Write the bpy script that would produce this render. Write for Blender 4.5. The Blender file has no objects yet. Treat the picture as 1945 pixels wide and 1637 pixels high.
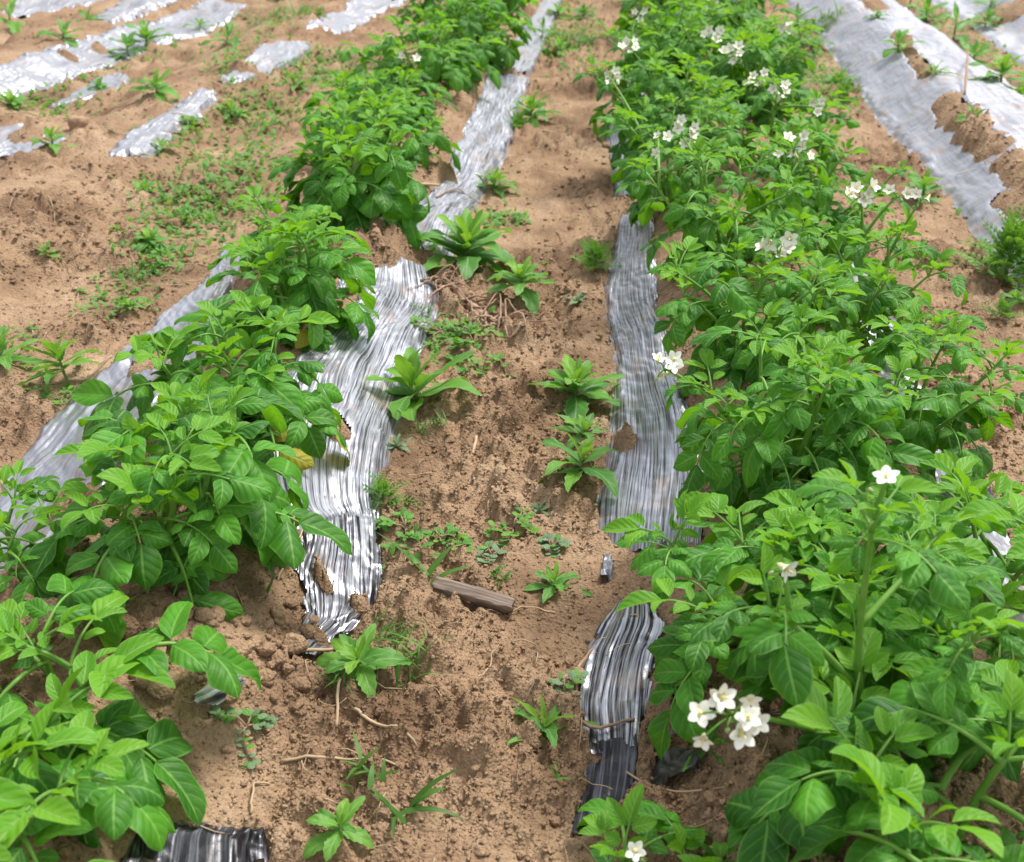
import bpy, math, random
import numpy as np
from mathutils import Matrix, Vector

# ------------------------------------------------------------------ camera, sky, sun, exposure
scene = bpy.context.scene
COL = scene.collection
FPX, PW, PH, CAMH = 2200.0, 1945.0, 1637.0, 0.85
PITCH = math.atan(1198.0 / FPX)
YAW = math.atan(218.0 * math.cos(PITCH) / FPX)

cam_data = bpy.data.cameras.new('camera')
cam = bpy.data.objects.new('camera', cam_data)
COL.objects.link(cam)
cam.location = (0, 0, CAMH)
cam.rotation_euler = (math.pi / 2 - PITCH, 0, YAW)
cam_data.sensor_fit = 'HORIZONTAL'
cam_data.sensor_width = 36.0
cam_data.lens = 36.0 * FPX / PW
cam_data.clip_start = 0.02
cam_data.clip_end = 400.0
cam_data.dof.use_dof = True
cam_data.dof.focus_distance = 1.38
cam_data.dof.aperture_fstop = 9.5
scene.camera = cam

SUN_EL, SUN_AZ = math.radians(60), math.radians(44)     # azimuth measured from +Y towards +X
world = bpy.data.worlds.new('World')
scene.world = world
world.use_nodes = True
wn = world.node_tree
wn.nodes.clear()
w_out = wn.nodes.new('ShaderNodeOutputWorld')
w_bg = wn.nodes.new('ShaderNodeBackground')
w_sky = wn.nodes.new('ShaderNodeTexSky')
w_sky.sky_type = 'NISHITA'
w_sky.sun_disc = False
w_sky.sun_elevation = SUN_EL
w_sky.sun_rotation = SUN_AZ
w_sky.dust_density = 3.0
w_hsv = wn.nodes.new('ShaderNodeHueSaturation')
w_hsv.inputs['Saturation'].default_value = 0.42
w_hsv.inputs['Value'].default_value = 1.15
w_bg.inputs['Strength'].default_value = 0.105
# thin broken cloud, the same statistics in every direction
w_tc = wn.nodes.new('ShaderNodeTexCoord')
w_no = wn.nodes.new('ShaderNodeTexNoise')
w_no.inputs['Scale'].default_value = 2.6
w_no.inputs['Detail'].default_value = 5.0
w_mr = wn.nodes.new('ShaderNodeMapRange')
w_mr.inputs['From Min'].default_value = 0.42
w_mr.inputs['From Max'].default_value = 0.66
w_mix = wn.nodes.new('ShaderNodeMix')
w_mix.data_type = 'RGBA'
w_mix.inputs[7].default_value = (9.0, 9.2, 9.6, 1)
wn.links.new(w_tc.outputs['Generated'], w_no.inputs['Vector'])
wn.links.new(w_no.outputs['Fac'], w_mr.inputs['Value'])
wn.links.new(w_mr.outputs['Result'], w_mix.inputs[0])
wn.links.new(w_sky.outputs[0], w_hsv.inputs['Color'])
wn.links.new(w_hsv.outputs[0], w_mix.inputs[6])
wn.links.new(w_mix.outputs[2], w_bg.inputs['Color'])
wn.links.new(w_bg.outputs[0], w_out.inputs[0])

sun_data = bpy.data.lights.new('sun', 'SUN')
sun_data.energy = 3.0
sun_data.angle = math.radians(17)
sun_data.color = (1.0, 0.955, 0.89)
sun = bpy.data.objects.new('sun', sun_data)
COL.objects.link(sun)
sd = Vector((math.sin(SUN_AZ) * math.cos(SUN_EL), math.cos(SUN_AZ) * math.cos(SUN_EL), math.sin(SUN_EL)))
sun.rotation_euler = sd.to_track_quat('Z', 'Y').to_euler()
sun.location = sd * 20

vs = scene.view_settings
vs.view_transform = 'Standard'
vs.look = 'None'
vs.gamma = 1.0
vs.use_curve_mapping = False
vs.exposure = 0.62
scene.cycles.max_bounces = 5
scene.cycles.diffuse_bounces = 3
scene.cycles.glossy_bounces = 2
scene.cycles.transmission_bounces = 3

rng = np.random.default_rng(7)
random.seed(7)

# ------------------------------------------------------------------ numpy noise
def _hash(ix, iy, s):
    h = (ix.astype(np.int64) * 374761393 + iy.astype(np.int64) * 668265263 + s * 974634777) & 0x7fffffff
    h = ((h ^ (h >> 13)) * 1274126177) & 0x7fffffff
    h = (h ^ (h >> 16)) & 0x7fffffff
    return h

def gnoise(x, y, s=0):
    x = np.asarray(x, float); y = np.asarray(y, float)
    x0 = np.floor(x); y0 = np.floor(y)
    fx = x - x0; fy = y - y0
    ux = fx * fx * fx * (fx * (fx * 6 - 15) + 10)
    uy = fy * fy * fy * (fy * (fy * 6 - 15) + 10)
    def g(dx, dy):
        a = _hash(x0 + dx, y0 + dy, s) * (2 * math.pi / 0x7fffffff)
        return np.cos(a) * (fx - dx) + np.sin(a) * (fy - dy)
    n00, n10, n01, n11 = g(0, 0), g(1, 0), g(0, 1), g(1, 1)
    a = n00 + ux * (n10 - n00)
    b = n01 + ux * (n11 - n01)
    return (a + uy * (b - a)) * 1.5

def fbm(x, y, s=0, o=4, gain=0.5):
    r = 0; a = 1.0; f = 1.0
    for k in range(o):
        r = r + a * gnoise(x * f, y * f, s + k * 17)
        a *= gain; f *= 2.03
    return r

def bumps(x, y, s=0, thr=0.0):
    """round lumps of uneven size on a jittered lattice, 0..1"""
    x0 = np.floor(x); y0 = np.floor(y)
    best = np.zeros_like(x)
    for dx in (-1, 0, 1):
        for dy in (-1, 0, 1):
            cx = x0 + dx; cy = y0 + dy
            h1 = _hash(cx, cy, s) / 0x7fffffff
            h2 = _hash(cx, cy, s + 5) / 0x7fffffff
            h3 = _hash(cx, cy, s + 11) / 0x7fffffff
            r = 0.28 + 0.42 * h3
            d2 = ((x - cx - h1) ** 2 + (y - cy - h2) ** 2) / (r * r)
            v = np.clip(1 - d2, 0, 1) ** 0.8 * r * 1.4 * (h3 > thr)
            best = np.maximum(best, v)
    return best

def sstep(a, b, v):
    t = np.clip((v - a) / (b - a), 0, 1)
    return t * t * (3 - 2 * t)

# ------------------------------------------------------------------ the lie of the land
RIDGES = [-0.55 - 0.79 * k for k in range(1, 60)][::-1] + [-0.55, 0.26] + [0.26 + 0.79 * k for k in range(1, 60)]
MOUNDS = []      # (x, y, height, radius) soil heaped round plants and on film

def ridge_h(x):
    ph = (x - 0.26) / 0.795
    d = np.abs(ph - np.round(ph)) * 0.795
    return 0.105 * (1 - sstep(0.07, 0.262, d))

def h_base(x, y):
    x = np.asarray(x, float); y = np.asarray(y, float)
    wob = 0.018 * gnoise(y * 1.1, np.floor((x + 0.145) / 0.4) * 0 + 3.3, 91)
    k = np.where(x < -1.0, 0.62, 1.0)             # the left beds have slumped
    h = ridge_h(x + wob) * k
    h = h + 0.012 * fbm(x * 2.6, y * 2.6, 31, 3)
    if MOUNDS and x.size < 400:
        m = np.array(MOUNDS)
        h = h + (m[:, 2] * np.exp(-((x[..., None] - m[:, 0]) ** 2 + (y[..., None] - m[:, 1]) ** 2) / m[:, 3] ** 2)).sum(-1)
    elif MOUNDS:
        for mx, my, mh, mr in MOUNDS:
            k = (np.abs(x - mx) < 3 * mr) & (np.abs(y - my) < 3 * mr)
            h[k] += mh * np.exp(-((x[k] - mx) ** 2 + (y[k] - my) ** 2) / (mr * mr))
    return h

_fw = np.array([-math.sin(YAW) * math.cos(PITCH), math.cos(YAW) * math.cos(PITCH), -math.sin(PITCH)])
_rt = np.array([math.cos(YAW), math.sin(YAW), 0.0])
_up = np.cross(_rt, _fw)
def ray(px, py):
    return _fw + _rt * (px - PW / 2) / FPX + _up * (PH / 2 - py) / FPX
def at(px, py, up=0.0):
    """ground point seen at a photo pixel"""
    d = ray(px, py); z = 0.05
    for _ in range(8):
        t = (z - CAMH) / d[2]
        x, y = d[0] * t, d[1] * t
        z = 0.5 * z + 0.5 * (float(h_base(np.array([x]), np.array([y]))[0]) + up)
    return float(x), float(y)
def at_y(px, py, Y):
    d = ray(px, py); t = Y / d[1]
    return Vector((d[0] * t, Y, CAMH + d[2] * t))

# ------------------------------------------------------------------ materials
def mat(name):
    m = bpy.data.materials.new(name)
    m.use_nodes = True
    nt = m.node_tree
    return m, nt, nt.nodes['Principled BSDF'], nt.nodes['Material Output']
def N(nt, t, **kw):
    n = nt.nodes.new(t)
    for k, v in kw.items():
        if hasattr(n, k): setattr(n, k, v)
        else: n.inputs[k].default_value = v
    return n
def ramp(nt, stops):
    r = nt.nodes.new('ShaderNodeValToRGB')
    e = r.color_ramp.elements
    e[0].position, e[0].color = stops[0][0], (*stops[0][1], 1)
    e[1].position, e[1].color = stops[-1][0], (*stops[-1][1], 1)
    for p, c in stops[1:-1]:
        q = e.new(p); q.color = (*c, 1)
    return r

def soil_material(name, k=1.0):
    m, nt, b, o = mat(name)
    L = nt.links.new
    tc = N(nt, 'ShaderNodeNewGeometry')
    n1 = N(nt, 'ShaderNodeTexNoise', Scale=5.0, Detail=6.0, Roughness=0.62)
    n2 = N(nt, 'ShaderNodeTexNoise', Scale=120.0, Detail=5.0, Roughness=0.7)
    n3 = N(nt, 'ShaderNodeTexVoronoi', Scale=260.0)
    for n in (n1, n2, n3): L(tc.outputs['Position'], n.inputs['Vector'])
    r1 = ramp(nt, [(0.3, (0.17 * k, 0.104 * k, 0.062 * k)), (0.5, (0.335 * k, 0.222 * k, 0.138 * k)), (0.72, (0.455 * k, 0.322 * k, 0.212 * k))])
    L(n1.outputs['Fac'], r1.inputs[0])
    r2 = ramp(nt, [(0.25, (0.66, 0.64, 0.62)), (0.5, (0.98, 0.97, 0.96)), (0.75, (1.25, 1.24, 1.23))])
    L(n2.outputs['Fac'], r2.inputs[0])
    mx = N(nt, 'ShaderNodeMix', data_type='RGBA', blend_type='MULTIPLY')
    mx.inputs[0].default_value = 0.9
    L(r1.outputs[0], mx.inputs[6]); L(r2.outputs[0], mx.inputs[7])
    L(mx.outputs[2], b.inputs['Base Color'])
    b.inputs['Roughness'].default_value = 0.95
    b.inputs['Specular IOR Level'].default_value = 0.15
    ad = N(nt, 'ShaderNodeMath', operation='MULTIPLY_ADD')
    ad.inputs[1].default_value = -0.5
    L(n3.outputs['Distance'], ad.inputs[0]); L(n2.outputs['Fac'], ad.inputs[2])
    bp = N(nt, 'ShaderNodeBump', Strength=0.9, Distance=0.006)
    L(ad.outputs[0], bp.inputs['Height']); L(bp.outputs[0], b.inputs['Normal'])
    return m
M_SOIL = soil_material('soil')
M_CLOD = soil_material('dry_clod', 1.06)

def leaf_material(name, dark, light, trans, vein, tmix=0.31, rough=0.5, veins=5.5, bump=0.28):
    m, nt, b, o = mat(name)
    L = nt.links.new
    uv = N(nt, 'ShaderNodeUVMap'); sx = N(nt, 'ShaderNodeSeparateXYZ')
    L(uv.outputs[0], sx.inputs[0])
    oi = N(nt, 'ShaderNodeObjectInfo')
    nz = N(nt, 'ShaderNodeTexNoise', Scale=22.0, Detail=3.0)
    geo = N(nt, 'ShaderNodeNewGeometry')
    L(geo.outputs['Position'], nz.inputs['Vector'])
    f = N(nt, 'ShaderNodeMath', operation='MULTIPLY_ADD'); f.inputs[1].default_value = 0.62
    sc = N(nt, 'ShaderNodeMath', operation='MULTIPLY_ADD'); sc.inputs[1].default_value = 0.9; sc.inputs[2].default_value = -0.27
    L(nz.outputs['Fac'], sc.inputs[0]); L(oi.outputs['Random'], f.inputs[0]); L(sc.outputs[0], f.inputs[2])
    r = ramp(nt, [(0.05, dark), (0.95, light)])
    L(f.outputs[0], r.inputs[0])
    # |s| across the blade
    a = N(nt, 'ShaderNodeMath', operation='SUBTRACT'); a.inputs[1].default_value = 0.5
    ab = N(nt, 'ShaderNodeMath', operation='ABSOLUTE')
    L(sx.outputs[1], a.inputs[0]); L(a.outputs[0], ab.inputs[0])
    mid = N(nt, 'ShaderNodeMapRange'); mid.inputs['From Min'].default_value = 0.012; mid.inputs['From Max'].default_value = 0.05
    mid.inputs['To Min'].default_value = 1.0; mid.inputs['To Max'].default_value = 0.0
    L(ab.outputs[0], mid.inputs['Value'])
    edge = N(nt, 'ShaderNodeMapRange'); edge.inputs['From Min'].default_value = 0.44; edge.inputs['From Max'].default_value = 0.5
    L(ab.outputs[0], edge.inputs['Value'])
    t2 = N(nt, 'ShaderNodeMath', operation='MULTIPLY_ADD'); t2.inputs[1].default_value = -0.62
    L(ab.outputs[0], t2.inputs[0]); L(sx.outputs[0], t2.inputs[2])
    t3 = N(nt, 'ShaderNodeMath', operation='MULTIPLY'); t3.inputs[1].default_value = veins * 2 * math.pi
    L(t2.outputs[0], t3.inputs[0])
    cs = N(nt, 'ShaderNodeMath', operation='COSINE'); L(t3.outputs[0], cs.inputs[0])
    vv = N(nt, 'ShaderNodeMapRange'); vv.inputs['From Min'].default_value = 0.82; vv.inputs['From Max'].default_value = 1.0
    L(cs.outputs[0], vv.inputs['Value'])
    vs_ = N(nt, 'ShaderNodeMath', operation='MULTIPLY'); vs_.inputs[1].default_value = 0.3; L(vv.outputs[0], vs_.inputs[0])
    md = N(nt, 'ShaderNodeMath', operation='MULTIPLY'); md.inputs[1].default_value = 0.75; L(mid.outputs[0], md.inputs[0])
    ed = N(nt, 'ShaderNodeMath', operation='MULTIPLY'); ed.inputs[1].default_value = 0.6; L(edge.outputs[0], ed.inputs[0])
    m1 = N(nt, 'ShaderNodeMath', operation='MAXIMUM'); L(vs_.outputs[0], m1.inputs[0]); L(md.outputs[0], m1.inputs[1])
    m2 = N(nt, 'ShaderNodeMath', operation='MAXIMUM'); L(m1.outputs[0], m2.inputs[0]); L(ed.outputs[0], m2.inputs[1])
    mx = N(nt, 'ShaderNodeMix', data_type='RGBA'); mx.inputs[7].default_value = (*vein, 1)
    L(m2.outputs[0], mx.inputs[0]); L(r.outputs[0], mx.inputs[6])
    L(mx.outputs[2], b.inputs['Base Color'])
    b.inputs['Roughness'].default_value = rough
    b.inputs['Specular IOR Level'].default_value = 0.28
    hb = N(nt, 'ShaderNodeMath', operation='MULTIPLY_ADD'); hb.inputs[1].default_value = -1.2
    L(md.outputs[0], hb.inputs[0]); 
    cs2 = N(nt, 'ShaderNodeMath', operation='MULTIPLY'); cs2.inputs[1].default_value = -0.5; L(cs.outputs[0], cs2.inputs[0])
    L(cs2.outputs[0], hb.inputs[2])
    bp = N(nt, 'ShaderNodeBump', Strength=bump, Distance=0.0022)
    L(hb.outputs[0], bp.inputs['Height']); L(bp.outputs[0], b.inputs['Normal'])
    tr = N(nt, 'ShaderNodeBsdfTranslucent'); tr.inputs['Color'].default_value = (*trans, 1)
    L(bp.outputs[0], tr.inputs['Normal'])
    ms = N(nt, 'ShaderNodeMixShader'); ms.inputs[0].default_value = tmix
    L(b.outputs[0], ms.inputs[1]); L(tr.outputs[0], ms.inputs[2]); L(ms.outputs[0], o.inputs['Surface'])
    return m
M_LEAF = leaf_material('potato_leaf', (0.013, 0.08, 0.012), (0.09, 0.31, 0.02), (0.25, 0.6, 0.015), (0.2, 0.42, 0.08))
M_YOUNG = leaf_material('young_potato_leaf', (0.075, 0.255, 0.015), (0.16, 0.38, 0.02), (0.3, 0.62, 0.02), (0.28, 0.45, 0.14), 0.36)
M_OLD = leaf_material('yellowing_potato_leaf', (0.2, 0.26, 0.02), (0.42, 0.36, 0.03), (0.5, 0.5, 0.03), (0.35, 0.4, 0.1), 0.3)
M_WEED = leaf_material('weed_leaf', (0.055, 0.20, 0.035), (0.15, 0.35, 0.04), (0.27, 0.56, 0.035), (0.26, 0.42, 0.2), 0.3, 0.5, 3.0, 0.25)
M_WEEDY = leaf_material('young_weed_leaf', (0.12, 0.3, 0.03), (0.2, 0.4, 0.04), (0.3, 0.55, 0.04), (0.3, 0.45, 0.15), 0.34, 0.5, 3.0, 0.2)
M_GREY = leaf_material('grey_green_leaf', (0.13, 0.22, 0.12), (0.2, 0.3, 0.16), (0.2, 0.36, 0.1), (0.3, 0.4, 0.25), 0.25, 0.6, 3.0, 0.2)
M_GRASS = leaf_material('grass_blade', (0.04, 0.13, 0.025), (0.13, 0.27, 0.04), (0.2, 0.42, 0.05), (0.14, 0.3, 0.06), 0.3, 0.5, 0.5, 0.1)

def plain(name, c, rough=0.6, c2=None, scale=40, spec=0.4, bump=0.0):
    m, nt, b, o = mat(name)
    b.inputs['Roughness'].default_value = rough
    b.inputs['Specular IOR Level'].default_value = spec
    b.inputs['Base Color'].default_value = (*c, 1)
    if c2:
        g = N(nt, 'ShaderNodeTexCoord'); n = N(nt, 'ShaderNodeTexNoise', Scale=scale, Detail=5.0)
        nt.links.new(g.outputs['Object'], n.inputs['Vector'])
        r = ramp(nt, [(0.3, c), (0.7, c2)])
        nt.links.new(n.outputs['Fac'], r.inputs[0]); nt.links.new(r.outputs[0], b.inputs['Base Color'])
        if bump:
            bp = N(nt, 'ShaderNodeBump', Strength=bump, Distance=0.003)
            nt.links.new(n.outputs['Fac'], bp.inputs['Height']); nt.links.new(bp.outputs[0], b.inputs['Normal'])
    return m
M_STEM = plain('potato_stem', (0.11, 0.26, 0.03), 0.5, (0.17, 0.34, 0.055), 60)
M_WSTEM = plain('weed_stem', (0.1, 0.17, 0.05), 0.6, (0.17, 0.22, 0.08), 60)
M_PETAL = plain('white_petal', (0.78, 0.78, 0.66), 0.7, (0.84, 0.84, 0.77), 90)
M_PALE = plain('pale_flower_throat', (0.62, 0.66, 0.3), 0.6, (0.7, 0.72, 0.42), 80)
M_ANTHER = plain('yellow_anther', (0.72, 0.6, 0.22), 0.6, (0.78, 0.68, 0.3), 80)
M_BUD = plain('green_bud', (0.24, 0.36, 0.12), 0.6, (0.4, 0.48, 0.22), 80)
M_ROOT = plain('dry_root', (0.25, 0.155, 0.105), 0.85, (0.44, 0.31, 0.22), 50, 0.2, 0.5)
M_STRAW = plain('dry_straw', (0.36, 0.25, 0.15), 0.8, (0.54, 0.41, 0.27), 30, 0.2)

def wood_material():
    m, nt, b, o = mat('weathered_wood')
    L = nt.links.new
    tc = N(nt, 'ShaderNodeTexCoord'); mp = N(nt, 'ShaderNodeMapping'); mp.inputs['Scale'].default_value = (14, 260, 200)
    n = N(nt, 'ShaderNodeTexNoise', Scale=1.0, Detail=5.0)
    L(tc.outputs['Object'], mp.inputs[0]); L(mp.outputs[0], n.inputs['Vector'])
    r = ramp(nt, [(0.3, (0.06, 0.045, 0.035)), (0.52, (0.17, 0.125, 0.098)), (0.75, (0.32, 0.25, 0.2))])
    L(n.outputs['Fac'], r.inputs[0]); L(r.outputs[0], b.inputs['Base Color'])
    b.inputs['Roughness'].default_value = 0.85
    bp = N(nt, 'ShaderNodeBump', Strength=1.0, Distance=0.003)
    L(n.outputs['Fac'], bp.inputs['Height']); L(bp.outputs[0], b.inputs['Normal'])
    return m
M_WOOD = wood_material()

def film_material(name, dark, light, metal, rough, dusty=0.35, lo=0.36, hi=0.6):
    """plastic mulch film: highlight streaks painted into the colour along the film, dusted with soil"""
    m, nt, b, o = mat(name)
    L = nt.links.new
    g = N(nt, 'ShaderNodeNewGeometry'); uv = N(nt, 'ShaderNodeUVMap')
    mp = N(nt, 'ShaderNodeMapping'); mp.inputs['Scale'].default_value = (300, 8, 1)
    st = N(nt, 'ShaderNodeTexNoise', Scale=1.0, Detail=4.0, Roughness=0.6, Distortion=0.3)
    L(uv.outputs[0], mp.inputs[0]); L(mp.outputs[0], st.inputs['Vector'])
    r = ramp(nt, [(lo, dark), (hi, light)])  # paints bright sheen streaks and dark creases into the base colour
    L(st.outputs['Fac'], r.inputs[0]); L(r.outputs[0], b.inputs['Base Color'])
    n = N(nt, 'ShaderNodeTexNoise', Scale=14.0, Detail=6.0, Roughness=0.65)
    n2 = N(nt, 'ShaderNodeTexNoise', Scale=140.0, Detail=4.0)
    L(g.outputs['Position'], n.inputs['Vector']); L(g.outputs['Position'], n2.inputs['Vector'])
    mr = N(nt, 'ShaderNodeMapRange'); mr.inputs['From Min'].default_value = 0.54; mr.inputs['From Max'].default_value = 0.74
    mr.inputs['To Max'].default_value = dusty
    L(n.outputs['Fac'], mr.inputs['Value'])
    b.inputs['Metallic'].default_value = metal
    b.inputs['Roughness'].default_value = rough
    b.inputs['IOR'].default_value = 1.6
    bp = N(nt, 'ShaderNodeBump', Strength=0.25, Distance=0.002)
    L(n2.outputs['Fac'], bp.inputs['Height']); L(bp.outputs[0], b.inputs['Normal'])
    d = N(nt, 'ShaderNodeBsdfDiffuse'); d.inputs['Color'].default_value = (0.36, 0.24, 0.15, 1)
    ms = N(nt, 'ShaderNodeMixShader')
    L(mr.outputs[0], ms.inputs[0]); L(b.outputs[0], ms.inputs[1]); L(d.outputs[0], ms.inputs[2]); L(ms.outputs[0], o.inputs['Surface'])
    return m
M_FILM = film_material('silvered_film_painted_sheen', (0.055, 0.057, 0.066), (0.52, 0.535, 0.61), 0.65, 0.46, 0.5, 0.37, 0.6)  # light streaks in the colour stand in for sky sheen on wrinkles
M_PALE_FILM = film_material('smooth_pale_mulch_film', (0.2, 0.205, 0.23), (0.42, 0.43, 0.48), 0.75, 0.3, 0.35, 0.25, 0.6)
M_TAIL = film_material('black_film_few_painted_glints', (0.012, 0.012, 0.015), (0.22, 0.225, 0.26), 0.5, 0.38, 0.4, 0.5, 0.74)  # black film, a few highlights painted into its colour
M_GLINT = film_material('black_film_painted_glints', (0.012, 0.012, 0.015), (0.5, 0.51, 0.57), 0.7, 0.36, 0.3, 0.42, 0.62)  # black film, bright crease highlights painted into its colour
M_WHITE = film_material('dusty_pale_mulch_film', (0.15, 0.155, 0.18), (0.33, 0.34, 0.38), 0.55, 0.45, 0.75, 0.24, 0.55)  # pale base colour under heavy dust
M_BED = film_material('dusty_bed_mulch_film', (0.18, 0.19, 0.225), (0.36, 0.37, 0.415), 0.4, 0.48, 0.7, 0.22, 0.52)  # slightly lighter base colour, also dusty
M_BLACK = film_material('black_mulch_film', (0.012, 0.012, 0.014), (0.04, 0.04, 0.045), 0.0, 0.36, 0.3)

# ------------------------------------------------------------------ object helpers
def tag(o, label=None, cat=None, group=None, kind=None):
    if label: o['label'] = label
    if cat: o['category'] = cat
    if group: o['group'] = group
    if kind: o['kind'] = kind
    return o
def mk(name, me, parent=None, m=None):
    o = bpy.data.objects.new(name, me)
    COL.objects.link(o)
    if parent is not None: o.parent = parent
    if m is not None and me is not None and not me.materials: me.materials.append(m)
    return o
def mesh_np(name, V, F, m=None, smooth=True, uv=None):
    """V (n,3), F list/array of equal-length faces; uv per vertex"""
    me = bpy.data.meshes.new(name)
    V = np.asarray(V, np.float32); F = np.asarray(F, np.int32)
    k = F.shape[1]
    me.vertices.add(len(V)); me.vertices.foreach_set('co', V.ravel())
    me.loops.add(F.size); me.loops.foreach_set('vertex_index', F.ravel())
    me.polygons.add(len(F)); me.polygons.foreach_set('loop_start', np.arange(0, F.size, k, dtype=np.int32))
    me.polygons.foreach_set('loop_total', np.full(len(F), k, np.int32))
    if smooth: me.polygons.foreach_set('use_smooth', np.ones(len(F), bool))
    if uv is not None:
        l = me.uv_layers.new(name='UVMap')
        l.data.foreach_set('uv', np.asarray(uv, np.float32)[F.ravel()].ravel())
    me.update(calc_edges=True)
    if m: me.materials.append(m)
    return me
def empty(name, loc, rz=0):
    o = bpy.data.objects.new(name, None)
    o.empty_display_size = 0.02
    COL.objects.link(o)
    o.location = loc; o.rotation_euler = (0, 0, rz)
    return o

def tube(pts, radii, sides=6, cap=True):
    P = np.asarray(pts, float); n = len(P)
    T = np.gradient(P, axis=0); T /= np.linalg.norm(T, axis=1)[:, None] + 1e-9
    ref = np.array([0.31, 0.2, 0.93])
    A = np.cross(T, ref); A /= np.linalg.norm(A, axis=1)[:, None] + 1e-9
    B = np.cross(T, A)
    ang = np.linspace(0, 2 * math.pi, sides, endpoint=False)
    R = np.asarray(radii, float) * np.ones(n)
    V = (P[:, None, :] + R[:, None, None] * (np.cos(ang)[None, :, None] * A[:, None, :] + np.sin(ang)[None, :, None] * B[:, None, :])).reshape(-1, 3)
    F = []
    for i in range(n - 1):
        for j in range(sides):
            j2 = (j + 1) % sides
            F.append((i * sides + j, i * sides + j2, (i + 1) * sides + j2, (i + 1) * sides + j))
    if cap:
        c = len(V); V = np.vstack([V, P[0], P[-1]])
        for j in range(sides):
            j2 = (j + 1) % sides
            F.append((c, j2, j, j)); b = (n - 1) * sides
            F.append((c + 1, b + j, b + j2, b + j2))
        F = [f if f[2] != f[3] else (f[0], f[1], f[2], f[2]) for f in F]
    return V, F
class MB:
    """collects pieces of one part"""
    def __init__(s): s.V = []; s.F = []; s.U = []; s.n = 0
    def add(s, V, F, U=None):
        V = np.asarray(V, float)
        s.V.append(V); s.F += [tuple(int(i) + s.n for i in f) for f in F]; s.n += len(V)
        s.U.append(np.zeros((len(V), 2)) if U is None else np.asarray(U, float))
    def mesh(s, name, m=None, smooth=True):
        me = bpy.data.meshes.new(name)
        V = np.vstack(s.V); U = np.vstack(s.U)
        F = []
        for f in s.F:
            g = []
            for i in f:
                if i not in g: g.append(i)
            F.append(g)
        me.from_pydata(V.tolist(), [], F)
        if smooth: me.polygons.foreach_set('use_smooth', np.ones(len(me.polygons), bool))
        l = me.uv_layers.new(name='UVMap')
        li = np.empty(len(me.loops), np.int32); me.loops.foreach_get('vertex_index', li)
        l.data.foreach_set('uv', U[li].astype(np.float32).ravel())
        if m: me.materials.append(m)
        return me

# ------------------------------------------------------------------ leaf blades
def blade(seed, W=0.58, fold=0.35, curl=0.35, droop=0.7, wave=0.1, n=11, mm=3, a=0.62, b=0.82, tooth=0.0, twist=0.0, quilt=0.0, veins=6.5):
    """one leaf blade of unit length along +x; returns V, F, UV"""
    r = np.random.default_rng(seed)
    t = np.linspace(0, 1, n)
    sh = t ** a * (1 - t) ** b
    sh /= sh.max()
    ph = r.uniform(0, 6.28, 4)
    w = 0.5 * W * sh + 0.004
    th = -droop * (t ** 1.3)
    dx = np.cos(th); dz = np.sin(th)
    cx = np.concatenate([[0], np.cumsum((dx[1:] + dx[:-1]) / 2)]) / (n - 1)
    cz = np.concatenate([[0], np.cumsum((dz[1:] + dz[:-1]) / 2)]) / (n - 1)
    side = 0.04 * np.sin(t * 3.0 + ph[3])
    V = []; U = []
    S = np.linspace(-1, 1, 2 * mm + 1)
    for i in range(n):
        tw = twist * t[i]
        for s in S:
            q = abs(s)
            ww = w[i] * (1 + tooth * ((i % 2) * 2 - 1) * (q > 0.9))
            y = s * ww * math.cos(fold * 0.6)
            z = q * ww * math.sin(fold) - curl * ww * q ** 2.2 + wave * w[i] * q * q * math.sin(7.5 * t[i] + ph[0 if s > 0 else 1] + 2.2 * (s > 0))
            z += quilt * math.cos((t[i] - 0.31 * q) * veins * 6.283) * (1 - q * 0.6) * min(1, 4 * q)
            y, z = y * math.cos(tw) - z * math.sin(tw), y * math.sin(tw) + z * math.cos(tw)
            nx, nz = -math.sin(th[i]), math.cos(th[i])
            V.append((cx[i] + nx * z, y + side[i] * t[i], cz[i] + nz * z))
            U.append((t[i], (s + 1) / 2))
    k = len(S); F = []
    for i in range(n - 1):
        for j in range(k - 1):
            F.append((i * k + j, (i + 1) * k + j, (i + 1) * k + j + 1, i * k + j + 1))
    return np.array(V), F, np.array(U)

LEAFLET = [blade(100 + i, W=w, fold=fo, curl=cu, droop=dr, wave=wv, twist=tw, quilt=0.009, veins=5.5)
           for i, (w, fo, cu, dr, wv, tw) in enumerate([
               (0.66, 0.40, 0.5, 0.85, 0.2, 0.0), (0.72, 0.25, 0.75, 0.6, 0.26, 0.2), (0.6, 0.55, 0.4, 1.05, 0.16, -0.25),
               (0.72, 0.45, 0.7, 0.75, 0.14, 0.15), (0.64, 0.7, 0.35, 0.5, 0.22, -0.15), (0.68, 0.15, 0.55, 1.2, 0.2, 0.3)])]
YLEAFLET = [blade(200 + i, W=w, fold=fo, curl=cu, droop=dr, wave=0.12, n=8, mm=2, twist=0.1)
            for i, (w, fo, cu, dr) in enumerate([(0.55, 0.85, 0.2, 0.5), (0.6, 0.6, 0.3, 0.9), (0.5, 0.75, 0.1, 0.2)])]
LFM = [mesh_np('leaflet', v, f, M_LEAF, True, u) for v, f, u in LEAFLET]
OLDM = [mesh_np('leaflet', v, f, M_OLD, True, u) for v, f, u in LEAFLET[:3]]
YFM = [mesh_np('young_leaflet', v, f, M_YOUNG, True, u) for v, f, u in YLEAFLET]

def frame(x, z):
    x = x / np.linalg.norm(x); y = np.cross(z, x); y /= np.linalg.norm(y); z = np.cross(x, y)
    return np.column_stack([x, y, z])

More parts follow.
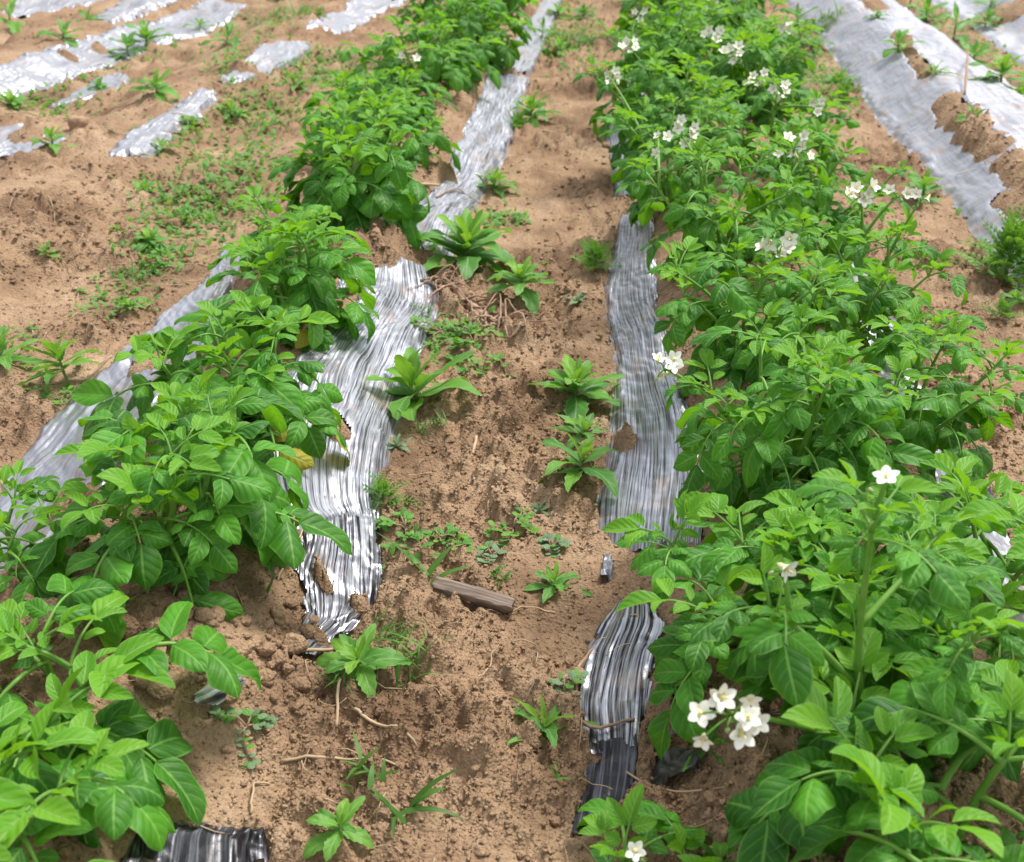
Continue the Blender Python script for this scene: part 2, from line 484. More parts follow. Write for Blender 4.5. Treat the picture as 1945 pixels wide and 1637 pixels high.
def leaf_proto(seed, e0, bend, ln, pairs, size, young=False, spread=1.15):
    """a pinnate potato leaf: rachis mesh plus (matrix, which, scale) of each leaflet; grows along +x, z up"""
    r = np.random.default_rng(seed)
    n = 12
    t = np.linspace(0, 1, n)
    e = e0 + bend * t ** 1.2
    lat = r.uniform(-0.25, 0.25) * t ** 2
    d = np.column_stack([np.cos(e) * np.cos(lat), np.cos(e) * np.sin(lat), np.sin(e)])
    P = np.vstack([[0, 0, 0], np.cumsum((d[1:] + d[:-1]) / 2, axis=0) * ln / (n - 1)])
    mb = MB()
    V, F = tube(P, np.linspace(0.0024, 0.0011, n) * (0.7 if young else 1.0), 5, False)
    mb.add(V, F)
    items = []
    ts = np.linspace(0.42, 0.84, pairs)
    for k, tk in enumerate(ts):
        for s in (-1, 1):
            tt = min(0.97, tk + r.uniform(-0.03, 0.03)); i = tt * (n - 1); i0 = int(i); fr = i - i0
            p = P[i0] * (1 - fr) + P[i0 + 1] * fr
            T = d[i0]; B = np.array([-math.sin(lat[i0]), math.cos(lat[i0]), 0]); Nn = np.cross(T, B)
            phi = spread + r.uniform(-0.2, 0.2) - 0.25 * tk
            ax = math.cos(phi) * T + math.sin(phi) * s * B + Nn * r.uniform(0.0, 0.35)
            nn = Nn + s * B * r.uniform(-0.35, 0.1) + np.array([0, 0, 0.3])
            sc = size * (0.62 + 0.28 * k / max(1, pairs - 1)) * r.uniform(0.88, 1.1)
            items.append((p + ax * 0.004, frame(ax, nn), sc))
    T = d[-1]; B = np.array([0, 1, 0]); Nn = np.cross(T, B)
    items.append((P[-1], frame(T + 0.12 * Nn + B * r.uniform(-.15, .15), Nn + B * r.uniform(-.2, .2)), size * 1.12))
    # small interjected leaflets belong to the rachis mesh
    V0, F0, U0 = YLEAFLET[1]
    for k in range(pairs):
        tt = (ts[k] + (ts[k + 1] if k + 1 < pairs else 0.97)) / 2
        i0 = int(tt * (n - 1))
        for s in (-1, 1):
            if young or r.random() < 0.2: continue
            T = d[i0]; B = np.array([0, 1, 0]); Nn = np.cross(T, B)
            ax = 0.5 * T + s * B + 0.2 * Nn
            mb.add((V0 * size * r.uniform(0.18, 0.3)) @ frame(ax, Nn).T + P[i0], F0, U0)
    me = mb.mesh('young_leaf' if young else 'leaf', M_YOUNG if young else M_STEM)
    if not young:
        me.materials.append(M_LEAF)
        ft = 5 * (n - 1)
        for p in me.polygons:
            if p.index >= ft: p.material_index = 1
    # the same leaf as one mesh, for plants too far off to tell the leaflets apart
    jb = MB()
    jb.V = list(mb.V); jb.F = list(mb.F); jb.U = list(mb.U); jb.n = mb.n
    ntube = 5 * (n - 1)
    src = YLEAFLET if young else LEAFLET
    for q, (p, R, sc) in enumerate(items):
        V0, F0, U0 = src[(seed + q) % len(src)]
        jb.add((V0 * sc) @ R.T + p, F0, U0)
    jm = jb.mesh('leaf', M_STEM)
    jm.materials.append(M_YOUNG if young else M_LEAF)
    mi = np.ones(len(jm.polygons), np.int32); mi[:ntube] = 0
    jm.polygons.foreach_set('material_index', mi)
    mats = []
    for p, R, sc in items:
        Mx = Matrix(((*(R[0] * sc), p[0]), (*(R[1] * sc), p[1]), (*(R[2] * sc), p[2]), (0, 0, 0, 1)))
        mats.append(Mx)
    return dict(me=me, jm=jm, mats=mats, young=young)

D2R = math.pi / 180
P_YOUNG = [leaf_proto(11 + i, e * D2R, b * D2R, l, 2, s, True) for i, (e, b, l, s) in enumerate([(70, -20, .032, .028), (55, -45, .038, .032), (75, -50, .035, .028), (40, -40, .042, .034)])]
P_UP = [leaf_proto(31 + i, e * D2R, b * D2R, l, p, s) for i, (e, b, l, p, s) in enumerate([(45, -55, .075, 2, .047), (55, -80, .07, 2, .05), (35, -60, .085, 3, .045), (50, -95, .08, 2, .048)])]
P_MID = [leaf_proto(51 + i, e * D2R, b * D2R, l, p, s) for i, (e, b, l, p, s) in enumerate([(25, -75, .095, 2, .054), (35, -100, .105, 3, .052), (15, -60, .09, 2, .056), (30, -90, .09, 2, .06)])]
P_LOW = [leaf_proto(71 + i, e * D2R, b * D2R, l, p, s) for i, (e, b, l, p, s) in enumerate([(5, -55, .095, 2, .055), (10, -80, .105, 3, .053), (-5, -50, .085, 2, .06)])]

# ------------------------------------------------------------------ potato flowers
def flower_meshes():
    mb = MB(); mc = MB()
    # five pointed lobes, fused towards the middle, slightly reflexed
    n = 5; rings = [0.06, 0.3, 0.55, 0.8, 1.0]
    A = 60
    V = [];
    for k, rr in enumerate(rings):
        for j in range(A):
            th = 2 * math.pi * j / A
            q = abs(((j / (A / n)) % 1) - 0.5) * 2          # 0 at lobe tip, 1 between lobes
            lim = 0.58 + 0.42 * (1 - q) ** 0.8
            rad = 0.5 * rr * (1 + (lim - 1) * rr)
            z = 0.26 * rr ** 1.3 - 0.10 * rr ** 3 + 0.05 * (0.5 - q) * rr + 0.02 * math.sin(th * 3 + 1)
            V.append((rad * math.cos(th), rad * math.sin(th), z))
    F = []
    for k in range(len(rings) - 1):
        for j in range(A):
            j2 = (j + 1) % A
            F.append((k * A + j, k * A + j2, (k + 1) * A + j2, (k + 1) * A + j))
    mb.add(V, F)
    V, F = tube([(0, 0, 0.02), (0, 0, 0.1), (0, 0, 0.22), (0, 0, 0.3)], [0.065, 0.055, 0.04, 0.01], 7)
    mc.add(V, F)
    mt = MB()
    V, F = tube([(0, 0, -0.16), (0, 0, -0.1), (0, 0, -0.01), (0, 0, 0.05)], [0.03, 0.1, 0.13, 0.17], 8)
    mt.add(V, F)
    return mb.mesh('petals', M_PETAL), mc.mesh('anther_cone', M_ANTHER), mt.mesh('calyx', M_PALE)
FLM = flower_meshes()
def bud_mesh():
    mb = MB()
    V, F = tube([(0, 0, -0.02), (0, 0, 0.1), (0, 0, 0.3), (0, 0, 0.5), (0, 0, 0.62)], [0.03, 0.14, 0.19, 0.12, 0.01], 8)
    mb.add(V, F)
    return mb.mesh('flower_bud', M_BUD)
BUDM = bud_mesh()
def euler_to(vec, roll=0.0):
    q = Vector(vec).normalized().to_track_quat('Z', 'Y')
    return q.to_matrix().to_4x4() @ Matrix.Rotation(roll, 4, 'Z')

def add_flowers(root, base, tip, nfl, size, r, buds=2, toward=(-0.1, -0.85, 0.5)):
    """a stalk from base to tip (local to root) with a loose cluster of flowers"""
    b = np.array(base); t = np.array(tip)
    mid = (b + t) / 2 + np.array([0, 0, 0.012])
    tt = np.linspace(0, 1, 9)[:, None]
    P = (1 - tt) ** 2 * b + 2 * tt * (1 - tt) * mid + tt ** 2 * t
    mb = MB(); mb.add(*tube(P, np.linspace(0.0028, 0.0018, 9), 6))
    spots = []
    for k in range(nfl + buds):
        a = k * 2.4 + r.uniform(-.3, .3); rr = size * (0.25 + (1.15 if nfl > 5 else 0.6) * math.sqrt((k + .5) / (nfl + .01))) if nfl > 1 else size * 0.1 * k
        off = np.array([math.cos(a) * rr, r.uniform(-0.6, 0.3) * rr, math.sin(a) * rr * 0.75 + size * 0.2])
        if k >= nfl: off = np.array([r.uniform(-.6, .6), r.uniform(-.4, .4), r.uniform(-0.7, -0.1)]) * size
        spots.append(t + off)
        c = (t * 1.2 + (t + off) * 0.8) / 2 + np.array([0, 0, size * 0.15])
        q = (1 - tt) ** 2 * (t - np.array([0, 0, 0.003])) + 2 * tt * (1 - tt) * c + tt ** 2 * (t + off)
        mb.add(*tube(q[::2], 0.0009, 5))
    mk('flower_stalk', mb.mesh('flower_stalk', M_STEM), root)
    for k, sp in enumerate(spots):
        dirv = np.array(toward) + r.normal(0, 0.42, 3)
        Mx = Matrix.Translation(Vector(sp)) @ euler_to(dirv, r.uniform(0, 6.28)) 
        if k < nfl:
            fo = mk('flower', FLM[0], root); fo.matrix_basis = Mx @ Matrix.Diagonal((q_ := size * r.uniform(0.82, 1.1), q_ * r.uniform(.85, 1), q_ * r.uniform(.6, 2.0), 1))
            for me, nm in ((FLM[1], 'anther_cone'), (FLM[2], 'calyx')): mk(nm, me, fo)
        else:
            bo = mk('flower_bud', BUDM, root)
            bo.matrix_basis = Matrix.Translation(Vector(sp)) @ euler_to(np.array([r.normal(0, .5), r.normal(0, .3), -0.6])) @ Matrix.Scale(size * 0.55, 4)

# ------------------------------------------------------------------ potato plants
def potato(px, py, label, height, spread, nst, seed, ls=1.0, detail=True, nl=6, stems=None, flowers=(), lean=(0, 0), xy=None, group=None, az0=None, flat=()):
    x, y = xy if xy else at(px, py)
    MOUNDS.append((x, y, 0.012, 0.07))
    POT.append(dict(x=x, y=y, label=label, height=height, spread=spread, nst=nst, seed=seed, ls=ls, detail=detail, nl=nl, stems=stems, flowers=flowers, lean=lean, group=group, az0=az0, flat=flat))
POT = []
def grow(d):
    r = np.random.default_rng(d['seed'])
    x, y = d['x'], d['y']
    z = float(h_base(np.array([x]), np.array([y]))[0])
    root = empty('potato_plant', (x, y, z))
    tag(root, d['label'], 'potato plant', d['group'])
    nst, H, SP, LS = d['nst'], d['height'], d['spread'], d['ls']
    paths = []
    if d['stems']:
        for pts in d['stems']:                        # world points
            paths.append(np.array([np.array(p) - np.array([x, y, z]) for p in pts]))
    a0 = r.uniform(0, 6.28) if d['az0'] is None else d['az0']
    for k in range(nst):
        az = a0 + k * 2 * math.pi / max(nst, 1) + r.uniform(-0.3, 0.3)
        ou = SP * r.uniform(0.35, 0.8) if k % 3 else SP * r.uniform(0.08, 0.3)
        hh = H * r.uniform(0.7, 1.18) * (1.0 if ou < 0.4 * SP else 0.86)
        t = np.linspace(0, 1, 10)
        cr = r.uniform(-0.02, 0.02, 2)
        X = 0.015 * math.cos(az) + math.cos(az) * ou * t ** 1.25 + cr[0] * np.sin(t * 3.1) + d['lean'][0] * t
        Y = 0.015 * math.sin(az) + math.sin(az) * ou * t ** 1.25 + cr[1] * np.sin(t * 3.1) + d['lean'][1] * t
        Z = -0.02 + (hh + 0.02) * (1.18 * t - 0.18 * t ** 2.2)
        paths.append(np.column_stack([X, Y, Z]))
    for pi, P in enumerate(paths):
        hero = bool(d['stems']) and pi < len(d['stems'])
        if len(P) < 10:
            s = np.linspace(0, len(P) - 1, 10)
            # smooth resample
            Q = np.column_stack([np.interp(s, np.arange(len(P)), P[:, c]) for c in range(3)])
            Q[1:-1] = (Q[:-2] + 2 * Q[1:-1] + Q[2:]) / 4; Q[1:-1] = (Q[:-2] + 2 * Q[1:-1] + Q[2:]) / 4
            P = Q
        n = len(P)
        th = r.uniform(0.0036, 0.0046) * ((1.0 if pi == 0 else 0.75) if hero else 1) * LS ** 0.5
        mb = MB(); mb.add(*tube(P, np.linspace(th, th * 0.5, n), 7))
        mk('stem', mb.mesh('stem', M_STEM), root)
        outaz = math.atan2(P[-1, 1] - P[0, 1], P[-1, 0] - P[0, 0])
        ga = r.uniform(0, 6.28)
        for i in range((3 if hero else d['nl']) + 3):
            top = i >= (3 if hero else d['nl'])
            t = 0.22 + 0.72 * i / max(1, d['nl'] - 1) if not top else 0.985
            if hero and not top: t = 0.8 + 0.08 * i
            t = min(t, 0.985)
            f = t * (n - 1); i0 = min(int(f), n - 2)
            p = P[i0] + (P[i0 + 1] - P[i0]) * (f - i0)
            az = ga + i * 2.399 + r.uniform(-0.3, 0.3)
            dz = (az - outaz + math.pi) % (2 * math.pi) - math.pi
            az = outaz + dz * 0.82
            if top: pr = P_YOUNG[r.integers(len(P_YOUNG))]; s = r.uniform(0.75, 1.25)
            elif t < 0.42: pr = P_LOW[r.integers(len(P_LOW))]; s = r.uniform(0.8, 1.05)
            elif t < 0.75 and not hero: pr = P_MID[r.integers(len(P_MID))]; s = r.uniform(0.85, 1.1)
            else: pr = P_UP[r.integers(len(P_UP))]; s = r.uniform(0.7, 1.0) * (1.12 - 0.35 * (t - 0.75) * 4 * 0.6)
            s *= LS * (0.8 if hero else 1.0)
            Mx = Matrix.Translation(Vector(p)) @ Matrix.Rotation(az, 4, 'Z') @ Matrix.Rotation(r.uniform(-0.22, 0.22), 4, 'X') @ Matrix.Rotation(r.uniform(-0.15, 0.25), 4, 'Y') @ Matrix.Diagonal((s, s * r.uniform(.86, 1.12), s, 1))
            if d['detail']:
                lf = mk('young_leaf' if pr['young'] else 'leaf', pr['me'], root)
                lf.matrix_basis = Mx
                ms = YFM if pr['young'] else LFM
                for mm in pr['mats']:
                    src = OLDM if (t < 0.42 and r.random() < 0.03) else ms
                    o = mk('leaflet', src[r.integers(len(src))], lf)
                    o.matrix_basis = mm @ Matrix.Rotation(r.uniform(-.22, .22), 4, 'Z') @ Matrix.Rotation(r.uniform(-.3, .3), 4, 'X') @ Matrix.Rotation(r.uniform(-.2, .25), 4, 'Y') @ Matrix.Diagonal((q_ := r.uniform(0.82, 1.14), q_ * r.uniform(.88, 1.08), q_, 1))
            else:
                lf = mk('leaf', pr['jm'], root)
                lf.matrix_basis = Mx
    for (ax_, ay_, bx_, by_) in d['flat']:            # limp leaves resting on the film
        p0 = np.array(at(ax_, ay_)); p1 = np.array(at(bx_, by_)); L_ = float(np.hypot(*(p1 - p0)))
        z0 = float(h_base(p0[:1], p0[1:])[0]) + 0.022; z1 = float(h_base(p1[:1], p1[1:])[0]) + 0.026
        R_ = frame(np.array([p1[0] - p0[0], p1[1] - p0[1], z1 - z0 + .02]), np.array([0, 0, 1.0]))
        o = mk('leaf', LFM[3], root)
        o.matrix_basis = Matrix(((*(R_[0] * L_), p0[0] - x), (*(R_[1] * L_), p0[1] - y), (*(R_[2] * L_), z0 - z), (0, 0, 0, 1)))
    for (fx, fy, nf, fsz, Yoff, *rest) in d['flowers']:
        if Yoff > 0.2:                                # Yoff is then the height of the flower head
            dr = ray(fx, fy); q = (Yoff - CAMH) / dr[2]
            tip = Vector((dr[0] * q, dr[1] * q, Yoff)) - Vector((x, y, z))
        else:
            tip = at_y(fx, fy, y + Yoff) - Vector((x, y, z))
        # hang the stalk on the nearest shoot tip
        best = min(paths, key=lambda P: np.linalg.norm(P[-1] - np.array(tip)) + 2.0 * max(0, P[-1][2] - tip.z))
        b0 = best[int(len(best) * 0.7)] if not rest else np.array(rest[0]) - np.array([x, y, z])
        add_flowers(root, b0, np.array(tip), nf, fsz, r, buds=2 if nf > 1 else 1)
    return root

# left row, nearest first
potato(0, 0, 'large-leaved potato plant filling the bottom left corner of the frame', .08, .10, 4, 1, 1.3, xy=(-0.46, 0.60), nl=4)
potato(0, 0, 'potato plant with hanging leaves over bare soil, second from the bottom left corner', .06, .10, 4, 22, 1.25, xy=(-0.49, 0.765), nl=4)
potato(0, 0, 'small sprawling potato plant at the left frame edge below the wide pale film', .06, .07, 4, 3, .75, xy=(-0.62, 1.0), nl=4)
potato(0, 0, 'bushy potato plant above the heap of clods, left of the torn film tip', .14, .09, 6, 4, 1.12, xy=(-0.45, 1.03), nl=6, stems=[[at_y(265, 1095, 1.0), at_y(300, 1040, .985), at_y(328, 990, .98), at_y(335, 930, .98), at_y(325, 860, .99)]])
potato(0, 0, 'potato plant with long arching leaflets between the two film strips of the left row', .13, .09, 6, 5, 1.08, xy=(-0.48, 1.31), nl=6)
potato(0, 0, 'potato plant left of the striped film where two leaves lie flat on it', .13, .10, 6, 6, 1.08, xy=(-0.50, 1.67), nl=6, flat=((585, 605, 650, 600), (600, 632, 668, 640)))
potato(0, 0, 'low potato plant just behind the one whose leaves touch the film, left row', .10, .09, 4, 7, .88, xy=(-0.57, 1.9), nl=5)
potato(0, 0, 'tall dense potato plant of the left row beside the lower end of the striped film', .14, .14, 8, 8, 1.12, xy=(-0.51, 2.22), nl=7)
potato(0, 0, 'potato plant behind the tall dark one, left row beside the silver film', .11, .13, 7, 9, 1.0, xy=(-0.53, 2.62), nl=6)
for k, (X, Y, h, lab, fl) in enumerate([
        (-0.60, 3.0, .09, 'left row potato plant with two small white flowers where sharp focus ends', ((780, 115, 2, .026, .29),)),
        (-0.55, 3.45, .12, 'blurred potato plant behind the two small white flowers, left row', ()),
        (-0.48, 3.9, .14, 'blurred leafy potato plant left of the far silver film', ()),
        (-0.58, 4.35, .16, 'far potato plant in the left row, fourth from the top edge', ()),
        (-0.50, 4.85, .18, 'far potato plant in the left row, third from the top edge', ()),
        (-0.56, 5.45, .2, 'far potato plant in the left row, second from the top edge', ()),
        (-0.48, 6.2, .25, 'farthest potato plant of the left row, cut by the top edge', ())]):
    potato(0, 0, lab, h + (.03 if Y > 3.7 else 0), .19 if Y < 3.3 else .24, 9, 40 + k, 1.05, False, 7, None, fl, xy=(X, Y), group='potato plants in the blurred distance')

# right row
potato(0, 0, 'small bright potato plant at the bottom edge under the black film strip', .035, .08, 4, 61, 1.0, xy=(0.06, 0.655), nl=4,
       flowers=((1205, 1622, 1, .02, 0.0),))
potato(0, 0, 'potato plant filling the bottom right corner below the white flower cluster', .10, .17, 7, 62, 1.3, xy=(0.27, 0.66), nl=5)
Y2 = 0.85
Yh = Y2 - 0.075
S_MAIN = [at_y(1650, 1440, Yh), at_y(1632, 1330, Yh), at_y(1625, 1230, Yh), at_y(1645, 1100, Yh), at_y(1655, 1010, Yh), at_y(1660, 985, Yh)]
def on_main(q):                                   # a point on the main stem, so that branches grow out of it
    i = min(int(q), len(S_MAIN) - 2); return S_MAIN[i].lerp(S_MAIN[i + 1], q - i)
S_RIGHT = [on_main(0.6), at_y(1720, 1320, Yh - .01), at_y(1800, 1260, Yh - .02), at_y(1850, 1215, Yh - .03)]
S_FORK = [on_main(2.3), at_y(1690, 1125, Yh + .02), at_y(1745, 1065, Yh + .05), at_y(1775, 1020, Yh + .07)]
S_LEFT = [on_main(1.2), at_y(1570, 1240, Yh - .005), at_y(1500, 1180, Yh), at_y(1460, 1160, Yh + .01)]
potato(0, 0, 'tall flowering potato plant with a thick upright stem, nearest in the right row', .11, .16, 7, 63, 1.08, xy=(0.26, Y2 + .05), nl=6,
       stems=[S_MAIN, S_RIGHT, S_FORK, S_LEFT],
       flowers=((1682, 915, 1, .021, -.125), (1390, 1355, 8, .0215, -.24, at_y(1650, 1425, Yh)), (1487, 1085, 1, .02, -0.12)))
potato(0, 0, 'low potato plant at the furrow side of the thick upright stem', .10, .11, 6, 91, 1.0, xy=(0.165, 0.95), nl=5)
potato(0, 0, 'potato plant at the right frame edge behind the tall flowering one', .13, .14, 6, 64, 1.1, xy=(0.43, 1.03), nl=5)
potato(0, 0, 'wide potato plant reaching left over the film, with a flower head on its left shoot', .17, .20, 9, 65, .88, xy=(0.22, 1.22), nl=7,
       flowers=((1263, 700, 4, .022, .29),))
potato(0, 0, 'potato plant by the scrap of pale film on the right flank of the right row', .15, .17, 8, 66, .86, xy=(0.40, 1.40))
potato(0, 0, 'potato plant with a single flower head in the thick of the right row', .19, .19, 9, 67, .84, xy=(0.22, 1.58),
       flowers=((1480, 475, 5, .026, .31),))
potato(0, 0, 'potato plant whose flowers and buds stand out over the bare soil at the right', .17, .18, 8, 68, .84, xy=(0.40, 1.80),
       flowers=((1635, 372, 5, .025, .30), (1705, 372, 2, .024, .30), (1750, 378, 2, .02, .30)))
potato(0, 0, 'potato plant with a full white flower head, leaning over the upper film strip', .18, .18, 8, 69, .84, xy=(0.2, 2.0),
       flowers=((1297, 260, 7, .026, .30), (1250, 262, 1, .022, .29), (1248, 295, 1, .022, .29)))
potato(0, 0, 'potato plant with one compact flower head, right half of the right row', .18, .18, 8, 70, .84, xy=(0.40, 2.22),
       flowers=((1507, 281, 6, .025, .31),))
potato(0, 0, 'potato plant with one flower head beside the far film, left edge of the right row', .18, .18, 8, 71, .84, xy=(0.13, 2.42),
       flowers=((1160, 150, 4, .026, .29),))
potato(0, 0, 'potato plant with three small flower heads, far half of the right row', .18, .18, 7, 72, .95, xy=(0.38, 2.65), nl=6,
       flowers=((1440, 153, 5, .026, .31), (1480, 180, 4, .026, .31), (1550, 205, 4, .022, .31)))
for k, (X, Y, h, lab, fl) in enumerate([
        (0.12, 2.9, .19, 'blurred potato plant with two white flower heads, right row', ((1395, 105, 5, .03, .31), (1198, 92, 5, .027, .30))),
        (0.39, 3.2, .19, 'blurred right row potato plant with a bright and a pale flower head', ((1490, 62, 4, .027, .31), (1355, 68, 5, .03, .31))),
        (0.14, 3.45, .2, 'blurred potato plant with one small flower head, left side of the right row', ((1215, 30, 4, .026, .31),)),
        (0.40, 3.8, .2, 'blurred potato plant flowering at the top edge, right row', ((1350, 8, 4, .028, .32),)),
        (0.15, 4.1, .21, 'far potato plant in the right row, sixth from the top edge', ()),
        (0.38, 4.5, .22, 'far potato plant in the right row, fifth from the top edge', ()),
        (0.2, 4.9, .23, 'far potato plant in the right row, fourth from the top edge', ()),
        (0.38, 5.4, .24, 'far potato plant in the right row, third from the top edge', ()),
        (0.22, 5.9, .25, 'far potato plant in the right row, second from the top edge', ()),
        (0.34, 6.6, .25, 'farthest potato plant of the right row, cut by the top edge', ())]):
    potato(0, 0, lab, h, .20 if Y < 3.3 else .24, 10, 80 + k, .95, False, 7, None, fl, xy=(X, Y), group='potato plants in the blurred distance')

# heaps of loose soil
for (px, py, h, r_) in [(720, 480, .02, .07), (640, 815, .014, .035), (280, 680, .014, .05), (230, 1230, .02, .07), (420, 1250, .022, .07), (1180, 390, .015, .05), (560, 1280, .015, .06), (120, 460, .03, .2)]:
    x, y = at(px, py); MOUNDS.append((x, y, h, r_))

# ------------------------------------------------------------------ mulch film
SPILL = []    # (x, y, radius) of soil lying over torn film
FILMS = []    # outlines for the soil underneath
def catmull(P, n):
    P = np.asarray(P, float); k = len(P)
    d = np.concatenate([[0], np.cumsum(np.linalg.norm(np.diff(P, axis=0), axis=1) + 1e-6)])
    s = np.linspace(0, d[-1], n); out = []
    Q = np.vstack([2 * P[0] - P[1], P, 2 * P[-1] - P[-2]])
    i = np.clip(np.searchsorted(d, s, 'right') - 1, 0, k - 2)
    t = ((s - d[i]) / (d[i + 1] - d[i]))[:, None]
    p0, p1, p2, p3 = Q[i], Q[i + 1], Q[i + 2], Q[i + 3]
    return 0.5 * (2 * p1 + (-p0 + p2) * t + (2 * p0 - 5 * p1 + 4 * p2 - p3) * t ** 2 + (-p0 + 3 * p1 - 3 * p2 + p3) * t ** 3)

def film(secs, label, m=None, holes=(), world=False, amp=0.0017, wl=0.008, seed=1, res=(0.0026, 0.005), rag=0.018, lift=0.0, group=None, tuck=0.014):
    L = []; R = []
    for a in secs:
        if world: L.append((a[0], a[1])); R.append((a[2], a[3]))
        else: L.append(at(a[0], a[1])); R.append(at(a[2], a[3]))
    L = np.array(L); R = np.array(R)
    ln = np.linalg.norm(np.diff((L + R) / 2, axis=0), axis=1).sum()
    wd = np.linalg.norm(L - R, axis=1).max()
    nv = int(min(900, max(24, ln / res[1]))); nu = int(min(220, max(16, wd / res[0])))
    both = catmull(np.hstack([L, R]), nv)
    Lc, Rc = both[:, :2], both[:, 2:]
    u = np.linspace(0, 1, nu)
    X = Lc[:, None, 0] * (1 - u) + Rc[:, None, 0] * u
    Y = Lc[:, None, 1] * (1 - u) + Rc[:, None, 1] * u
    wloc = np.linalg.norm(Lc - Rc, axis=1)[:, None]
    C = (u[None, :] - 0.5) * (0.6 * wd + 0.4 * wloc)
    S = np.linspace(0, ln, nv)[:, None] + 0 * C
    warp = 0.014 * gnoise(C * 6, S * 2.5, seed) + 0.0025 * gnoise(C * 30, S * 7, seed + 3)
    c2 = C + warp
    env = 0.15 + 1.15 * sstep(-0.35, 0.5, gnoise(C * 8 + 9, S * 4, seed + 7))
    rip = gnoise(c2 / wl, S * 2.2, seed + 20) + 0.5 * gnoise(c2 / wl * 2.1 + 4, S * 4, seed + 22)
    rip = np.abs(rip) * 1.5 - 0.4
    Z = h_base(X, Y) + 0.010 + lift + amp * env * rip + 0.008 * gnoise(C * 12, S * 7, seed + 30) + 0.0035 * np.abs(gnoise(C * 26 + S * 9, S * 15, seed + 31)) + 0.002 * gnoise(S * 60, C * 12, seed + 33)
    ed = np.minimum(u, 1 - u)[None, :] * wloc
    es = np.minimum(S, ln - S)
    e = np.minimum(ed, es) + rag * 0.7 * fbm(X * 28, Y * 28, seed + 40, 3)
    dip = 1 - sstep(0.0, 0.03, e + 0.012 * gnoise(X * 12, Y * 12, seed + 44))
    Z = Z - tuck * dip
    keep = e > -0.002
    for (hx, hy, hr, *h2) in holes:                 # soil lies on the film here: photo pixel and metres
        cx, cy = at(hx, hy); ex, ey = at(*h2) if h2 else (cx, cy + 1e-4)
        q = np.clip(((X - cx) * (ex - cx) + (Y - cy) * (ey - cy)) / ((ex - cx) ** 2 + (ey - cy) ** 2), 0, 1)
        dd = np.sqrt((X - cx - q * (ex - cx)) ** 2 + (Y - cy - q * (ey - cy)) ** 2) * (1 + 0.28 * gnoise(X * 13, Y * 13, seed + 50) + 0.22 * gnoise(X * 31 + 5, Y * 23, seed + 51))
        keep &= dd > hr
        Z = Z - 0.004 * (1 - sstep(hr, hr + 0.012, dd))
    V = np.column_stack([X.ravel(), Y.ravel(), Z.ravel()])
    I = np.arange(nv * nu).reshape(nv, nu)
    kf = keep[:-1, :-1] & keep[1:, :-1] & keep[:-1, 1:] & keep[1:, 1:]
    F = np.stack([I[:-1, :-1], I[:-1, 1:], I[1:, 1:], I[1:, :-1]], axis=-1)[kf]
    used = np.zeros(len(V), bool); used[F.ravel()] = True
    idx = np.cumsum(used) - 1
    V = V[used]; F = idx[F]
    o0 = np.array([V[:, 0].mean(), V[:, 1].mean(), V[:, 2].min()])
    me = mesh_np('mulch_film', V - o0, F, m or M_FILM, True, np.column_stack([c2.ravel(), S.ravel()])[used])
    o = mk('mulch_film', me); o.location = o0
    tag(o, label, 'plastic film', group)
    FILMS.append((np.vstack([Lc[::4], Rc[::-4]]), [(tuple(np.array(at(h[0], h[1])) * (1 - f) + np.array(at(*h[3:]) if len(h) > 3 else at(h[0], h[1])) * f), h[2]) for h in holes for f in ((0, .2, .4, .6, .8, 1) if len(h) > 3 else (0,))]))
    return o

film([(575, 1000, 716, 1000), (500, 965, 722, 950), (470, 880, 738, 880), (500, 800, 760, 800), (540, 720, 786, 720), (600, 640, 812, 640), (670, 570, 836, 575), (700, 515, 818, 508)],
     'broad wrinkled silver film on the left row, beside the spread-leaved weed', None, [(628, 812, .022)], seed=3)
film([(600, 1205, 660, 1215), (572, 1165, 718, 1150), (560, 1100, 726, 1100), (572, 1040, 722, 1040), (560, 985, 722, 975)],
     'torn tail of black and white striped film at the near end of the left row', M_GLINT, [(612, 1105, .007, 622, 1125), (680, 1160, .008)], seed=4, amp=0.003, wl=0.009, res=(0.0018, 0.003), rag=.03, lift=0.003, tuck=.008)
film([(690, 440, 850, 515), (770, 400, 890, 410), (832, 345, 925, 360), (868, 260, 970, 280), (905, 190, 985, 210), (925, 138, 1012, 150)],
     'striped silver film from the large toothed weed up to the blurred distance', None, [(760, 480, .03), (850, 340, .02)], seed=5, res=(0.003, 0.008))
film([(922, 132, 1012, 142), (968, 90, 1032, 95), (1002, 40, 1052, 45), (1030, 0, 1068, 0), (1045, -40, 1082, -40)],
     'far blurred end of the film beside the left row, meeting the top edge', M_WHITE, seed=6, res=(0.005, 0.02))
film([(-160, 1110, 70, 1075), (0, 905, 190, 965), (100, 790, 262, 860), (205, 690, 335, 745), (300, 605, 405, 640), (388, 528, 440, 555), (428, 462, 470, 480)],
     'smooth pale film along the left side of the left row, running off the left edge', M_PALE_FILM, [(285, 700, .035), (265, 850, .03), (140, 970, .03)], seed=8, amp=0.0014, wl=0.02)
film([(1128, 1015, 1330, 1035), (1134, 930, 1340, 935), (1150, 830, 1335, 850), (1164, 730, 1300, 745), (1160, 650, 1272, 655), (1145, 570, 1252, 575), (1158, 500, 1246, 500), (1170, 430, 1242, 425), (1182, 405, 1232, 405)],
     'long wrinkled silver film down the left side of the right row', None, [(1185, 850, .012)], seed=11)
film([(1165, 378, 1230, 368), (1158, 300, 1232, 300), (1150, 262, 1240, 240), (1172, 200, 1232, 190), (1180, 140, 1216, 140), (1186, 95, 1212, 95)],
     'short shiny film under the leaning leaves, upper left side of the right row', None, seed=12, res=(0.003, 0.01))
